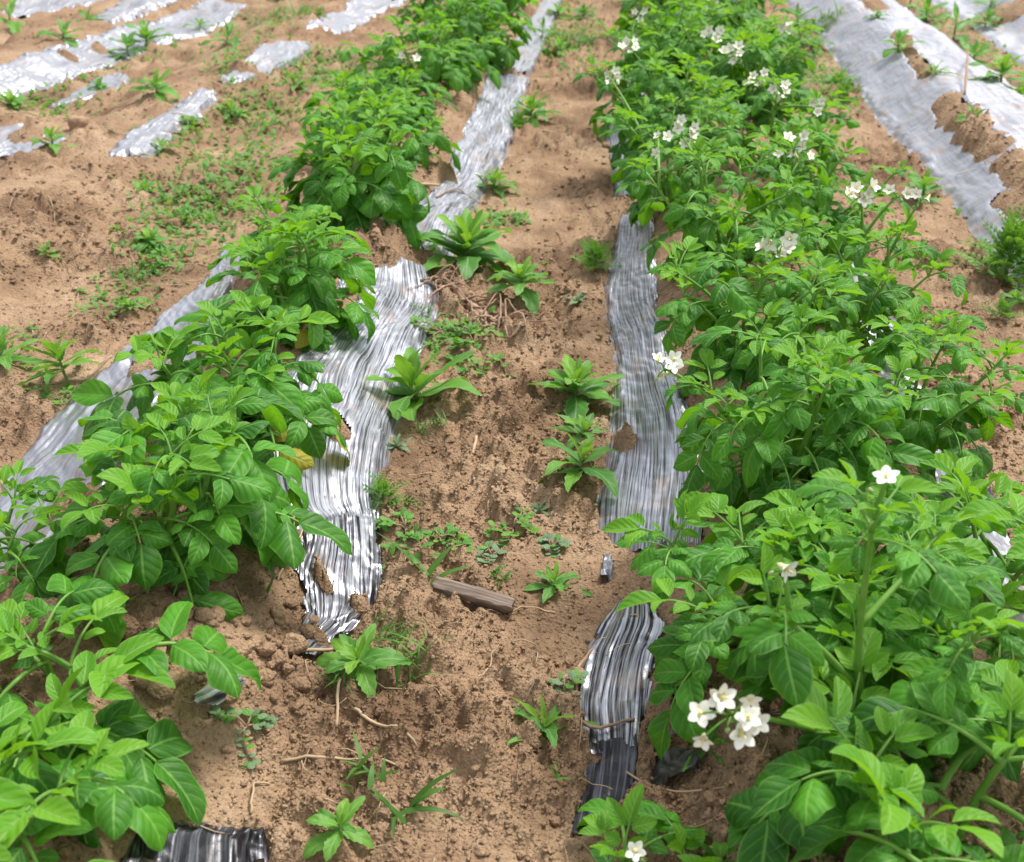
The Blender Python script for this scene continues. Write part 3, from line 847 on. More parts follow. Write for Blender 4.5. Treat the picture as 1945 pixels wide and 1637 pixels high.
film([(1115, 1440, 1210, 1420), (1095, 1340, 1232, 1330), (1110, 1250, 1248, 1245), (1138, 1190, 1262, 1190), (1180, 1140, 1225, 1140)],
     'separate silver film strip with black folds, right of the furrow near the bottom', M_GLINT, seed=14, amp=0.0024, wl=0.011, tuck=.009)
film([(1085, 1590, 1165, 1590), (1105, 1500, 1200, 1500), (1118, 1430, 1210, 1425), (1120, 1390, 1205, 1390)],
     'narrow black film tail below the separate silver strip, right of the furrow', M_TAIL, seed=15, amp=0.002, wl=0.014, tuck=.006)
film([(0.43, 0.85, 0.53, 0.85), (0.44, 1.2, 0.54, 1.2), (0.44, 1.55, 0.53, 1.55), (0.44, 1.9, 0.54, 1.9), (0.45, 2.4, 0.53, 2.4)],
     'pale film scarcely seen through the leaves on the right side of the right row', M_WHITE, world=True, seed=17)
# bare bed on the right: film torn open along its crest
hol = [(1705, 75, .022, 1765, 145), (1795, 195, .034, 1890, 290), (1930, 315, .04, 1990, 380), (1905, 385, .025, 1950, 405), (1640, -10, .04, 1665, 20)]
film([(0.80, 2.2, 1.33, 2.2), (0.81, 2.6, 1.34, 2.6), (0.80, 3.2, 1.33, 3.2), (0.79, 3.7, 1.34, 3.7), (0.81, 4.4, 1.34, 4.4), (0.80, 5.2, 1.33, 5.2), (0.80, 6.2, 1.33, 6.2), (0.80, 7.4, 1.33, 7.4)],
     'wide white film on the empty bed at the right, torn open along its crest', M_BED, hol, world=True, seed=19, res=(0.004, 0.006), amp=0.002, wl=0.02)
film([(1.50, 3.6, 1.75, 3.6), (1.47, 4.2, 1.8, 4.2), (1.48, 4.9, 1.85, 4.9), (1.49, 5.6, 1.9, 5.6), (1.5, 7.0, 1.9, 7.0)],
     'blurred white film in the top right corner, beyond the green weeds', M_BED, [(1890, 40, .1), (1930, 20, .1)], world=True, seed=21, res=(0.008, 0.02))
# beds at the left
film([(182, 306, 288, 302), (245, 255, 345, 248), (330, 200, 408, 205), (368, 172, 412, 178)], 'silver film scrap beside a small weed in the slumped bed at the left', M_WHITE, seed=23, res=(0.004, 0.005), amp=0.004, wl=0.02, rag=.03)
film([(415, 158, 470, 160), (470, 112, 585, 108), (505, 88, 590, 84)], 'short white film patch left of the blurred potato leaves', M_WHITE, [(455, 135, .04)], seed=24, res=(0.004, 0.005), amp=0.003, wl=0.02, rag=.03)
film([(575, 52, 655, 72), (640, 22, 705, 42), (690, -15, 770, 5), (740, -50, 800, -35)], 'white film patch by the top edge, left of the green row', M_WHITE, seed=25, res=(0.004, 0.005), amp=0.003, wl=0.02, rag=.03)
film([(-80, 150, 20, 190), (70, 100, 165, 142), (195, 62, 300, 92), (330, 25, 425, 50), (400, -10, 470, 10)], 'long white film strip crossing the top left corner', M_WHITE, [(130, 110, .03), (190, 100, .02)], seed=26, res=(0.004, 0.005), amp=0.003, wl=0.02, rag=.03)
film([(92, 204, 135, 204), (155, 166, 222, 174), (225, 136, 250, 150)], 'narrow tapering film scrap under the long strip at the upper left', M_WHITE, seed=27, res=(0.004, 0.005), amp=0.004, wl=0.02, rag=.02)
film([(-60, 310, 10, 300), (-10, 252, 95, 288), (40, 234, 138, 262)], 'bluish film patch with a soil hole at the left edge', M_WHITE, [(55, 270, .04)], seed=28, res=(0.004, 0.005), amp=0.004, wl=0.02, rag=.03)
film([(0, 30, 100, 28), (20, -20, 190, 5), (60, -60, 260, -40)], 'white film patch touching the top edge near the top left corner', M_WHITE, seed=29, res=(0.004, 0.005), amp=0.003, wl=0.02, rag=.04)
film([(160, 44, 215, 52), (215, 14, 300, 18), (290, -20, 360, -15)], 'thin pale film strip between two brown banks near the top left', M_WHITE, seed=30, res=(0.004, 0.005), amp=0.003, wl=0.02, rag=.04)

def scrap(secs, label, m, seed, crumple=0.008, name='film_scrap', q=1.0):
    L = np.array([at(a[0], a[1]) for a in secs]); R = np.array([at(a[2], a[3]) for a in secs])
    nv, nu = 44, 36
    both = catmull(np.hstack([L, R]), nv); u = np.linspace(0, 1, nu)
    X = both[:, None, 0] * (1 - u) + both[:, None, 2] * u
    Y = both[:, None, 1] * (1 - u) + both[:, None, 3] * u
    rid = np.abs(fbm(X * 38 * q, Y * 38 * q, seed, 2)) + 0.35 * np.abs(gnoise((X * 110 + Y * 40) * q, Y * 60 * q, seed + 5))
    eu = np.minimum(u, 1 - u)[None, :] + 0 * X
    ev = np.minimum(np.linspace(0, 1, nv), 1 - np.linspace(0, 1, nv))[:, None] + 0 * X
    e = np.minimum(eu, ev) + 0.10 * fbm(X * 70, Y * 70, seed + 9, 3)
    Z = h_base(X, Y) + 0.012 + crumple * rid - 0.01 * (1 - sstep(0, 0.16, e)) * (gnoise(X * 20, Y * 20, seed + 12) > -0.1)
    I = np.arange(nv * nu).reshape(nv, nu); keep = e > 0.0
    kf = keep[:-1, :-1] & keep[1:, :-1] & keep[:-1, 1:] & keep[1:, 1:]
    F = np.stack([I[:-1, :-1], I[:-1, 1:], I[1:, 1:], I[1:, :-1]], axis=-1)[kf]
    V = np.column_stack([X.ravel(), Y.ravel(), Z.ravel()])
    used = np.zeros(len(V), bool); used[F.ravel()] = True; idx = np.cumsum(used) - 1
    V = V[used]; F = idx[F]
    o0 = np.array([V[:, 0].mean(), V[:, 1].mean(), V[:, 2].min()])
    o = mk(name, mesh_np(name, V - o0, F, m)); o.location = o0
    tag(o, label, 'plastic scrap')
    FILMS.append((np.vstack([both[::2, :2], both[::-2, 2:]]), []))
film([(360, 1352, 388, 1372), (405, 1322, 435, 1350), (448, 1296, 470, 1318)], 'small curled black film scrap right of the bottom left leaves', M_GLINT, seed=36, amp=0.004, wl=0.014, res=(0.0015, 0.002), rag=.012, tuck=0.003, lift=0.006)
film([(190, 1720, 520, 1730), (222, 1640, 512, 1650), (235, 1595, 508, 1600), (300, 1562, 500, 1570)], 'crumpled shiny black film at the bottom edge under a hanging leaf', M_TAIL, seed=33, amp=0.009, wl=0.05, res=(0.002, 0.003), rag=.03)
film([(545, 1258, 605, 1266), (568, 1218, 640, 1228), (590, 1182, 690, 1190)], 'shredded black film bit below the striped torn tail', M_GLINT, [(610, 1225, .008)], seed=35, amp=0.004, wl=0.011, res=(0.0015, 0.002), rag=.02, tuck=0.003, lift=0.006)
scrap([(1235, 1500, 1290, 1490), (1240, 1455, 1330, 1462), (1235, 1432, 1320, 1445)], 'flat black film scrap in the soil below the white flower cluster', M_BLACK, 8, .004)
scrap([(1270, 1405, 1320, 1395), (1275, 1370, 1310, 1360), (1270, 1350, 1290, 1345)], 'small silver film scrap left of the white flower cluster', M_FILM, 9, .008)
scrap([(1262, 1098, 1290, 1092), (1255, 1065, 1275, 1060), (1245, 1045, 1262, 1042)], 'thin black film sliver at the foot of the right row', M_BLACK, 10, .006)
scrap([(1140, 1108, 1162, 1106), (1142, 1085, 1166, 1084), (1146, 1062, 1160, 1062)], 'tiny striped film bit poking out of the sandy slope', M_FILM, 11, .006)
scrap([(1850, 1000, 1900, 990), (1850, 965, 1890, 955), (1845, 945, 1870, 940)], 'torn black and white film bit near the right edge', M_BLACK, 12, .012)
scrap([(640, 570, 680, 560), (650, 535, 690, 530), (660, 515, 680, 512)], 'little torn grey film flap left of the broad silver film top', M_FILM, 13, .012)

# ------------------------------------------------------------------ the ground
def inpoly(x, y, P):
    r = np.zeros(x.shape, bool)
    bb = (x > P[:, 0].min()) & (x < P[:, 0].max()) & (y > P[:, 1].min()) & (y < P[:, 1].max())
    if not bb.any(): return r
    xs, ys = x[bb], y[bb]; c = np.zeros(xs.shape, bool)
    j = len(P) - 1
    for i in range(len(P)):
        xi, yi = P[i]; xj, yj = P[j]
        c ^= ((yi > ys) != (yj > ys)) & (xs < (xj - xi) * (ys - yi) / (yj - yi + 1e-12) + xi)
        j = i
    r[bb] = c
    return r
MX0, MY0, MST = -3.4, 0.2, 0.004
_mgx, _mgy = np.meshgrid(np.arange(MX0, 3.4, MST), np.arange(MY0, 8.0, MST))
_MASK = np.zeros(_mgx.shape, bool)
for P_, hs_ in FILMS:
    i0, i1 = [int(np.clip((v - MY0) / MST, 0, _MASK.shape[0])) for v in (P_[:, 1].min(), P_[:, 1].max() + MST)]
    j0, j1 = [int(np.clip((v - MX0) / MST, 0, _MASK.shape[1])) for v in (P_[:, 0].min(), P_[:, 0].max() + MST)]
    if i1 <= i0 or j1 <= j0: continue
    xs_, ys_ = _mgx[i0:i1, j0:j1], _mgy[i0:i1, j0:j1]
    k_ = inpoly(xs_, ys_, P_)
    for (hx, hy), hr in hs_:
        k_ &= ~(((xs_ - hx) ** 2 + (ys_ - hy) ** 2) < (1.45 * hr) ** 2)
        SPILL.append((hx, hy, hr))
    _MASK[i0:i1, j0:j1] |= k_
def film_mask(x, y):
    i = np.floor((np.asarray(y) - MY0) / MST).astype(int); j = np.floor((np.asarray(x) - MX0) / MST).astype(int)
    ok = (i >= 0) & (j >= 0) & (i < _MASK.shape[0]) & (j < _MASK.shape[1])
    return ok & _MASK[np.clip(i, 0, _MASK.shape[0] - 1), np.clip(j, 0, _MASK.shape[1] - 1)]
def h_detail(x, y):
    sp = np.zeros(np.shape(x))
    for sx_, sy_, sr_ in SPILL:
        k_ = (np.abs(x - sx_) < 2.2 * sr_) & (np.abs(y - sy_) < 2.2 * sr_)
        if k_.any(): sp[k_] = np.maximum(sp[k_], 0.017 * (1 - sstep(0.75 * sr_, 1.5 * sr_, np.hypot(x[k_] - sx_, y[k_] - sy_) * (1 + 0.25 * gnoise(x[k_] * 22, y[k_] * 22, 71)))))
    """clods and crumbs of tilled soil"""
    rough = 0.35 + 0.85 * sstep(-0.25, 0.35, gnoise(x * 3.1, y * 3.1, 401))
    d = 0.013 * fbm(x * 15, y * 15, 411, 4, 0.55) * rough
    q = 0.004 * fbm(x * 9, y * 9, 415, 2)
    wx = x + 0.004 * gnoise(x * 60, y * 60, 421); wy = y + 0.004 * gnoise(x * 60, y * 60, 427)
    d = d + 0.022 * np.maximum(bumps(wx * 26, wy * 26, 431, 0.6), 0.1) * rough
    d = d + 0.014 * np.maximum(bumps(wx * 62, wy * 62, 437, 0.35), 0.28) * rough
    d = d + 0.007 * np.maximum(bumps(wx * 130, wy * 130, 443, 0.2), 0.3) * (0.4 + 0.6 * rough)
    return d + q - 0.006 + sp
def axis(fine0, fine1, step, grow, lo, hi):
    a = list(np.arange(fine0, fine1, step))
    s = step; v = a[0]; left = []
    while v > lo: s *= grow; v -= s; left.append(v)
    s = step; v = a[-1]; right = []
    while v < hi: s *= grow; v += s; right.append(v)
    return np.array(left[::-1] + a + right)
gx = axis(-0.85, 0.7, 0.0036, 1.02, -3.6, 3.2)
ex = [0.1]
while sum(ex) < 120: ex.append(ex[-1] * 1.25)
gx = np.concatenate([gx[0] - np.cumsum(ex)[::-1], gx, gx[-1] + np.cumsum(ex)])
gy = [0.40]
while gy[-1] < 8: gy.append(gy[-1] + 0.0034 * (gy[-1] / 0.7) ** 1.1)
s_ = gy[-1] - gy[-2]
while gy[-1] < 220: s_ *= 1.12; gy.append(gy[-1] + s_)
gyb = [-4, -2, -1, -0.5, -0.2, 0.0, 0.15, 0.28, 0.36]
gy = np.array(gyb + gy)
GX, GY = np.meshgrid(gx, gy)
gxr, gyr = GX.ravel(), GY.ravel()
hb_ = h_base(gxr, gyr)
fm = film_mask(gxr, gyr)
far = np.clip((14 - np.hypot(gxr, gyr)) / 6, 0, 1)
GZ = hb_ + np.where(fm, -0.004 + 0.12 * h_detail(gxr, gyr), h_detail(gxr, gyr)) * far
I = np.arange(GX.size).reshape(GX.shape)
GF = np.stack([I[:-1, :-1], I[:-1, 1:], I[1:, 1:], I[1:, :-1]], axis=-1).reshape(-1, 4)
ground = mk('ground', mesh_np('ground', np.column_stack([gxr, gyr, GZ]), GF, M_SOIL))
tag(ground, 'tilled sandy brown field soil with raised beds and furrows', None, None, 'structure')

def h_full(x, y):
    x = np.asarray(x, float); y = np.asarray(y, float)
    return h_base(x, y) + np.where(film_mask(x, y), 0.012, h_detail(x, y))
def zg(x, y): return float(h_full(np.array([x]), np.array([y]))[0])

# clods one can pick out, parts of the ground
ico_t = (1 + 5 ** .5) / 2
_iv = np.array([(-1, ico_t, 0), (1, ico_t, 0), (-1, -ico_t, 0), (1, -ico_t, 0), (0, -1, ico_t), (0, 1, ico_t), (0, -1, -ico_t), (0, 1, -ico_t), (ico_t, 0, -1), (ico_t, 0, 1), (-ico_t, 0, -1), (-ico_t, 0, 1)]) / math.sqrt(1 + ico_t ** 2)
_if = np.array([(0, 11, 5), (0, 5, 1), (0, 1, 7), (0, 7, 10), (0, 10, 11), (1, 5, 9), (5, 11, 4), (11, 10, 2), (10, 7, 6), (7, 1, 8), (3, 9, 4), (3, 4, 2), (3, 2, 6), (3, 6, 8), (3, 8, 9), (4, 9, 5), (2, 4, 11), (6, 2, 10), (8, 6, 7), (9, 8, 1)])
def subdiv(V, F):
    V = list(map(tuple, V)); c = {}; out = []
    def mid(a, b):
        k = (min(a, b), max(a, b))
        if k not in c:
            p = (np.array(V[a]) + np.array(V[b])) / 2; p /= np.linalg.norm(p); V.append(tuple(p)); c[k] = len(V) - 1
        return c[k]
    for a, b, d in F:
        x, y, z = mid(a, b), mid(b, d), mid(d, a)
        out += [(a, x, z), (b, y, x), (d, z, y), (x, y, z)]
    return np.array(V), np.array(out)
sv, sf = subdiv(_iv, _if); sv2, sf2 = subdiv(sv, sf)
CLODM = []
for k in range(9):
    r_ = np.random.default_rng(900 + k)
    V = sv2.copy()
    for q in range(7):                     # planed facets make it a broken lump
        nrm = r_.normal(0, 1, 3); nrm /= np.linalg.norm(nrm); dlim = r_.uniform(0.62, 0.9)
        dd = V @ nrm; V = V - np.outer(np.clip(dd - dlim, 0, None), nrm)
    rad = 1 + 0.16 * gnoise(V[:, 0] * 2.6 + k * 7, V[:, 1] * 2.6 + V[:, 2] * 2.1, 55 + k) + 0.10 * gnoise(V[:, 0] * 7 + k, V[:, 1] * 7 + V[:, 2] * 5, 75 + k)
    V = V * rad[:, None] * np.array([1, r_.uniform(.7, 1), r_.uniform(.55, .8)])
    CLODM.append(mesh_np('clod', V, sf2, M_CLOD))
def clod(x, y, r):
    o = mk('clod', CLODM[random.randrange(9)], ground)
    o.location = (x, y, zg(x, y) + r * 0.25)
    o.rotation_euler = (random.uniform(-.4, .4), random.uniform(-.4, .4), random.uniform(0, 6.28))
    o.scale = (r, r, r)
for px, py, r_ in [(440, 1255, .021), (238, 1192, .019), (300, 1195, .014), (560, 1245, .016), (505, 1235, .011), (370, 1225, .01), (405, 1225, .008), (310, 1320, .014), (330, 1290, .009), (440, 1345, .008), (585, 1220, .012), (275, 1245, .009), (480, 1215, .01), (390, 1180, .012), (340, 1170, .013), (530, 1180, .008), (1500, 1340, .01), (150, 740, .012), (330, 430, .02), (430, 200, .03), (150, 240, .035), (255, 400, .02), (1640, 490, .012), (1100, 1290, .009), (960, 940, .005), (1080, 1255, .007), (720, 1370, .006), (1345, 1550, .008)]:
    x, y = at(px, py); clod(x, y, r_)
k = 0
while k < 260:
    if k < 130: px, py, sz = random.gauss(410, 130), random.gauss(1220, 75), .0035 + .009 * random.random() ** 2
    else: px, py, sz = random.uniform(0, 1945), 1637 - 1500 * random.random() ** 1.6, random.uniform(.003, .0075)
    x, y = at(px, py)
    if film_mask(np.array([x]), np.array([y]))[0]: continue
    if py < 500: sz *= 1.9
    clod(x, y, sz); k += 1

# crumbs too small to pick apart
def in_view_points(n, y0=-60, y1=1700, x0=-150, x1=2100):
    px = rng.uniform(x0, x1, n); py = rng.uniform(y0, y1, n)
    d = _fw[None] + _rt[None] * ((px - PW / 2) / FPX)[:, None] + _up[None] * ((PH / 2 - py) / FPX)[:, None]
    z = np.full(n, 0.04)
    for _ in range(5):
        t = (z - CAMH) / d[:, 2]; x = d[:, 0] * t; y = d[:, 1] * t
        z = 0.5 * z + 0.5 * h_base(x, y)
    return x, y
_ov = np.array([(1, 0, 0), (-1, 0, 0), (0, 1, 0), (0, -1, 0), (0, 0, 1), (0, 0, -1)], float)
_of = np.array([(0, 2, 4), (2, 1, 4), (1, 3, 4), (3, 0, 4), (2, 0, 5), (1, 2, 5), (3, 1, 5), (0, 3, 5)])
x, y = in_view_points(110000)
ok = ~film_mask(x, y) & (rng.random(len(x)) < 0.25 + 0.75 * sstep(-0.3, 0.3, gnoise(x * 3.1, y * 3.1, 401)))
x, y = x[ok], y[ok]
z = h_full(x, y); n = len(x)
sz = (0.0013 + 0.0032 * rng.random(n) ** 3) * np.clip(y / 1.2, 0.85, 1.7)
rv = rng.uniform(0.7, 1.3, (n, 6, 1)); ang = rng.uniform(0, 6.28, n)
sq = np.column_stack([rng.uniform(.8, 1.3, n), rng.uniform(.7, 1, n), rng.uniform(.4, .7, n)])
V = _ov[None] * rv * sq[:, None, :]
ca, sa = np.cos(ang)[:, None], np.sin(ang)[:, None]
V = np.stack([V[:, :, 0] * ca - V[:, :, 1] * sa, V[:, :, 0] * sa + V[:, :, 1] * ca, V[:, :, 2]], axis=-1) * sz[:, None, None]
V = V + np.column_stack([x, y, z + sz * 0.12])[:, None, :]
F = (_of[None] + (np.arange(n) * 6)[:, None, None]).reshape(-1, 3)
cr = mk('soil_crumbs', mesh_np('soil_crumbs', V.reshape(-1, 3), F, M_CLOD), ground)
cr['kind'] = 'stuff'

# ------------------------------------------------------------------ weeds
WL = [blade(300 + i, W=w, fold=fo, curl=cu, droop=dr, wave=wv, n=13, mm=2, a=0.75, b=0.8, tooth=0.10, twist=tw)
      for i, (w, fo, cu, dr, wv, tw) in enumerate([(0.27, .45, .15, .5, .35, .1), (0.3, .35, .2, .8, .4, -.2), (0.24, .55, .1, .3, .3, .2), (0.33, .4, .25, 1.0, .3, 0)])]
WLM = [mesh_np('leaf', v, f, M_WEED, True, u) for v, f, u in WL]
WYM = [mesh_np('young_leaf', v, f, M_WEEDY, True, u) for v, f, u in WL]
WGM = [mesh_np('grey_leaf', v, f, M_GREY, True, u) for v, f, u in WL]
def weed(px, py, label, R, n, seed, kind='green', tall=0.35, joined=False, group=None, width=1.0, droop=0.0, stem=None, up=0.0):
    """rosette of lance leaves on a short stem; R leaf length in metres"""
    r = np.random.default_rng(seed)
    x, y = at(px, py)
    z = zg(x, y) - 0.003
    root = empty('broadleaf_weed', (x, y, z)); tag(root, label, 'weed', group)
    root.rotation_euler = (r.normal(0, .12), r.normal(0, .12), r.uniform(0, 6.28))
    hs = R * tall if stem is None else stem
    mb = MB(); V, F = tube([(0, 0, -0.01), (0.002, 0, hs * 0.5), (0, 0.001, hs)], [R * 0.045, R * 0.04, R * 0.02], 6); mb.add(V, F)
    jb = MB()
    if not joined: n += 4
    for i in range(n):
        R_ = R * 1.38; f = i / max(1, n - 1)     # 0 outer/lower, 1 centre/top
        el = (6 + 66 * f ** 1.5 + r.uniform(-8, 8)) * D2R - droop * (1 - f)
        az = i * 2.399 + r.uniform(-0.25, 0.25)
        L = R_ * (1.0 - 0.55 * f ** 1.6) * r.uniform(0.82, 1.1)
        q = r.integers(len(WLM)); tl = r.uniform(-.12, .12)
        pz = hs * (0.25 + 0.75 * f) if stem is None else hs * (0.55 + 0.45 * f)
        Mx = Matrix.Translation((0, 0, pz)) @ Matrix.Rotation(az, 4, 'Z') @ Matrix.Rotation(-el, 4, 'Y') @ Matrix.Diagonal((L, L * width, L, 1))
        if joined:
            v0, f0, u0 = WL[q]; A = np.array(Mx)
            jb.add(v0 @ A[:3, :3].T + A[:3, 3], f0, u0)
        else:
            ms = WGM if kind == 'grey' else (WYM if f > 0.72 else WLM)
            o = mk('leaf', ms[q], root); o.matrix_basis = Mx
    mk('stem', mb.mesh('stem', M_WSTEM), root)
    if joined: mk('leaves', jb.mesh('leaves', M_GREY if kind == 'grey' else M_WEED), root)
    return root

weed(882, 522, 'largest broad toothed weed, standing on the film edge above the root clump', .105, 24, 1, tall=.6, width=1.15)
weed(990, 585, 'toothed weed on the furrow bank, right of the root clump', .062, 13, 2, tall=.45, width=1.15)
weed(797, 775, 'weed with spread leaves overlapping the right edge of the broad silver film', .1, 11, 3, width=1.2)
weed(1092, 765, 'dense leafy weed at the right of the furrow, under a flowering shoot', .07, 16, 4, tall=.5, width=1.1)
weed(1108, 842, 'small dark weed squeezed between two larger ones right of the furrow', .045, 8, 5)
weed(1104, 920, 'weed with long drooping lance leaves at the foot of the right film', .072, 9, 6, droop=.15)
weed(1052, 1112, 'small flat rosette weed on the sand right of the wood piece', .038, 9, 7, droop=.1)
weed(690, 1305, 'pale weed with four broad leaves in a grass tuft below the film tip', .042, 8, 8, tall=.5, width=1.3)
weed(650, 1612, 'blurred seedling near the bottom edge left of centre', .028, 6, 9, tall=.5, width=1.2)
weed(938, 362, 'bright little weed beside the striped silver film, above the largest weed', .055, 11, 10, tall=.5)
weed(1012, 232, 'bushy weed at the furrow edge just below the blurred distance', .075, 16, 11, tall=.6)
weed(873, 695, 'tiny weed among creepers right of the broad silver film', .03, 8, 12)
weed(135, 735, 'tall single-stemmed weed with a leaf whorl left of the pale film', .062, 12, 13, stem=.065)
weed(1022, 968, 'flat silvery rosette in the furrow', .022, 9, 14, 'grey', tall=.2, droop=.1)
weed(1095, 585, 'small grey weed on the bank right of the toothed weed', .03, 6, 15, 'grey', tall=.2)
weed(1032, 1395, 'wilted spiky weed left of the separate silver strip', .05, 9, 16, width=.7, droop=.05)
weed(755, 850, 'grey-leaved seedling at the film edge above the feathery weed', .024, 7, 17, 'grey')
weed(1345, 1420, 'low weed leaf cluster half hidden under the white flower cluster', .03, 6, 18)
weed(695, 620, 'small weed by the flat-lying potato leaves', .02, 6, 19, joined=True)
for k, (px, py, R, lab) in enumerate([
        (310, 290, .07, 'blurred weed right of the silver film scrap in the left bed'),
        (362, 240, .055, 'smaller blurred weed behind the one beside the silver scrap'),
        (300, 190, .07, 'blurred weed in brown soil between the narrow scrap and the silver scrap'),
        (190, 172, .05, 'thin blurred weed growing by the narrow tapering scrap'),
        (437, 222, .075, 'broad-leaved weed at the left border of the sharp zone'),
        (100, 292, .06, 'blurred weed on the lower edge of the bluish film patch'),
        (25, 205, .09, 'blurred leafy weed at the left edge between film strips'),
        (120, 80, .1, 'blurred upright weed above the long white strip, top left'),
        (20, 60, .14, 'large blurred weed clump in the top left corner'),
        (170, 45, .1, 'slim blurred weed near the top left, on the brown bank'),
        (245, 110, .11, 'blurred weed clump under the long white strip'),
        (280, 95, .1, 'second blurred weed in the clump under the long strip'),
        (380, 60, .08, 'blurred weed at the right end of the long white strip'),
        (430, 85, .1, 'dark blurred weed between the long strip and the short patch'),
        (280, 380, .05, 'faint grey-green weed in the brown soil left of the ground cover'),
        (220, 440, .03, 'tiny bright seedling in the brown soil at the left'),
        (90, 495, .04, 'faint seedling in the smooth brown soil at the left edge'),
        (10, 690, .06, 'blurred green weed at the left edge beside the tall single-stemmed weed'),
        (250, 600, .035, 'small weed on the crumbly bank left of the left row'),
        (285, 470, .045, 'bright small weed left of the low potato plant'),
        (560, 175, .07, 'leafy weed at the back of the ground cover left of the tall dark plant'),
        (640, 165, .06, 'weed beside the back of the left row where sharp focus ends'),
        (540, 1, .1, 'far weed by the top edge left of the green row'),
        (1705, 105, .075, 'blurred weed in the uppermost planting hole of the white bed'),
        (1775, 150, .07, 'blurred weed in the second planting hole of the white bed'),
        (1845, 238, .05, 'blurred weed in the third planting hole of the white bed'),
        (1750, 378, .075, 'bright weed at the foot of the white bed, behind potato buds'),
        (1590, 160, .08, 'creeping weed at the foot of the white bed, middle distance'),
        (1540, 95, .09, 'dark blurred weed between the right row and the white bed'),
        (1515, 60, .1, 'blurred weed clump between right row and white bed, farther back'),
        (1665, 40, .06, 'far small weed on the white bed near the top edge'),
        (1760, 40, .13, 'blurred weed in the furrow right of the white bed, near the top edge'),
        (1810, 80, .13, 'blurred weed in the furrow right of the white bed, second from the top'),
        (1850, 120, .13, 'blurred weed in the furrow right of the white bed, third from the top'),
        (1900, 165, .12, 'blurred weed in the furrow right of the white bed, lowest of the line'),
        (1700, 5, .13, 'blurred weed touching the top edge right of the white bed'),
        (1935, 195, .08, 'sharp small weed at the right edge above the white bed'),
        (1880, 20, .1, 'blurred weed on the farthest right bed, top edge'),
        (1870, 55, .08, 'blurred weed in front of the farthest right film'),
        (1925, 590, .04, 'low weed at the right edge below the feathery bush'),
        (1030, 75, .1, 'blurred weed beside the far film in the furrow'),
        (1060, 110, .08, 'second blurred weed beside the far film, lower down'),
        (1060, 30, .1, 'blurred weed near the top edge of the furrow'),
        (1110, 35, .08, 'blurred weed at the far right side of the furrow')]):
    weed(px, py, lab, R * (.68 + .1 * (k % 3)), 6 + (k * 5) % 8, 100 + k, tall=.35 + .15 * (k % 3), joined=(R < .06 and py < 400) or py < 130, group='small weeds scattered over the field', width=.85 + .2 * (k % 4))

# feathery weeds: finely divided leaves
def feathery(px, py, label, R, n, seed, stem=0.0, group=None):
    r = np.random.default_rng(seed)
    x, y = at(px, py); z = zg(x, y) - 0.004
    root = empty('feathery_weed', (x, y, z)); tag(root, label, 'weed', group)
    v0, f0, u0 = blade(777, W=0.5, fold=.2, curl=.2, droop=.4, n=5, mm=1)
    protos = []
    for k in range(3):
        mb = MB(); t = np.linspace(0, 1, 9)
        P = np.column_stack([t, 0.05 * np.sin(t * 3 + k), 0.15 * t - 0.35 * t ** 2])
        mb.add(*tube(P, np.linspace(.012, .006, 9), 4, False))
        for i in range(1, 9):
            for s in (-1, 1):
                ll = 0.32 * (1 - 0.65 * t[i]) ; d = np.array([0.6, s * 0.8, 0.1])
                for j, (fr, sc) in enumerate(((0.35, .5), (0.65, .5), (1.0, .6))):
                    for ss in ((-1, 1) if j < 2 else (0,)):
                        ax = d + ss * np.array([s * 0.5, -0.5 * s, 0.2]) * 0.9
                        mb.add((v0 * ll * sc) @ frame(ax, np.array([0, 0, 1.0])).T + P[i] + d * ll * fr * 0.7, f0, u0)
        protos.append(mb.mesh('feathery_leaf', M_WEEDY if k == 0 else M_WEED))
    hs = max(stem, R * 0.5)
    st = MB(); st.add(*tube([(0, 0, -.01), (0, 0, hs * .5), (0.002, 0, hs)], [R * .04, R * .035, R * .015], 6))
    mk('stem', st.mesh('stem', M_WSTEM), root)
    for i in range(n):
        f = i / max(1, n - 1)
        o = mk('leaf', protos[r.integers(3)], root); L = R * (1 - .45 * f) * r.uniform(.8, 1.1)
        o.matrix_basis = Matrix.Translation((0, 0, hs * (0.1 + .9 * f))) @ Matrix.Rotation(i * 2.4 + r.uniform(-.3, .3), 4, 'Z') @ Matrix.Rotation(-(20 + 55 * f) * D2R, 4, 'Y') @ Matrix.Scale(L, 4)
feathery(728, 955, 'pale feathery weed at the right edge of the broad silver film', .05, 12, 1)
feathery(1130, 522, 'fresh feathery weed left of the upper end of the long silver film', .07, 16, 2)
feathery(1905, 545, 'large blurred feathery bush at the right edge below the white film', .12, 26, 3, .1)
feathery(985, 245, 'fine-leaved weed beside the bushy weed at the furrow edge', .06, 12, 4)
feathery(1600, 195, 'low fine-leaved weed on the bank left of the white bed', .08, 12, 5)
feathery(1900, 605, 'dark fine weed low at the right edge on brown soil', .05, 10, 6)

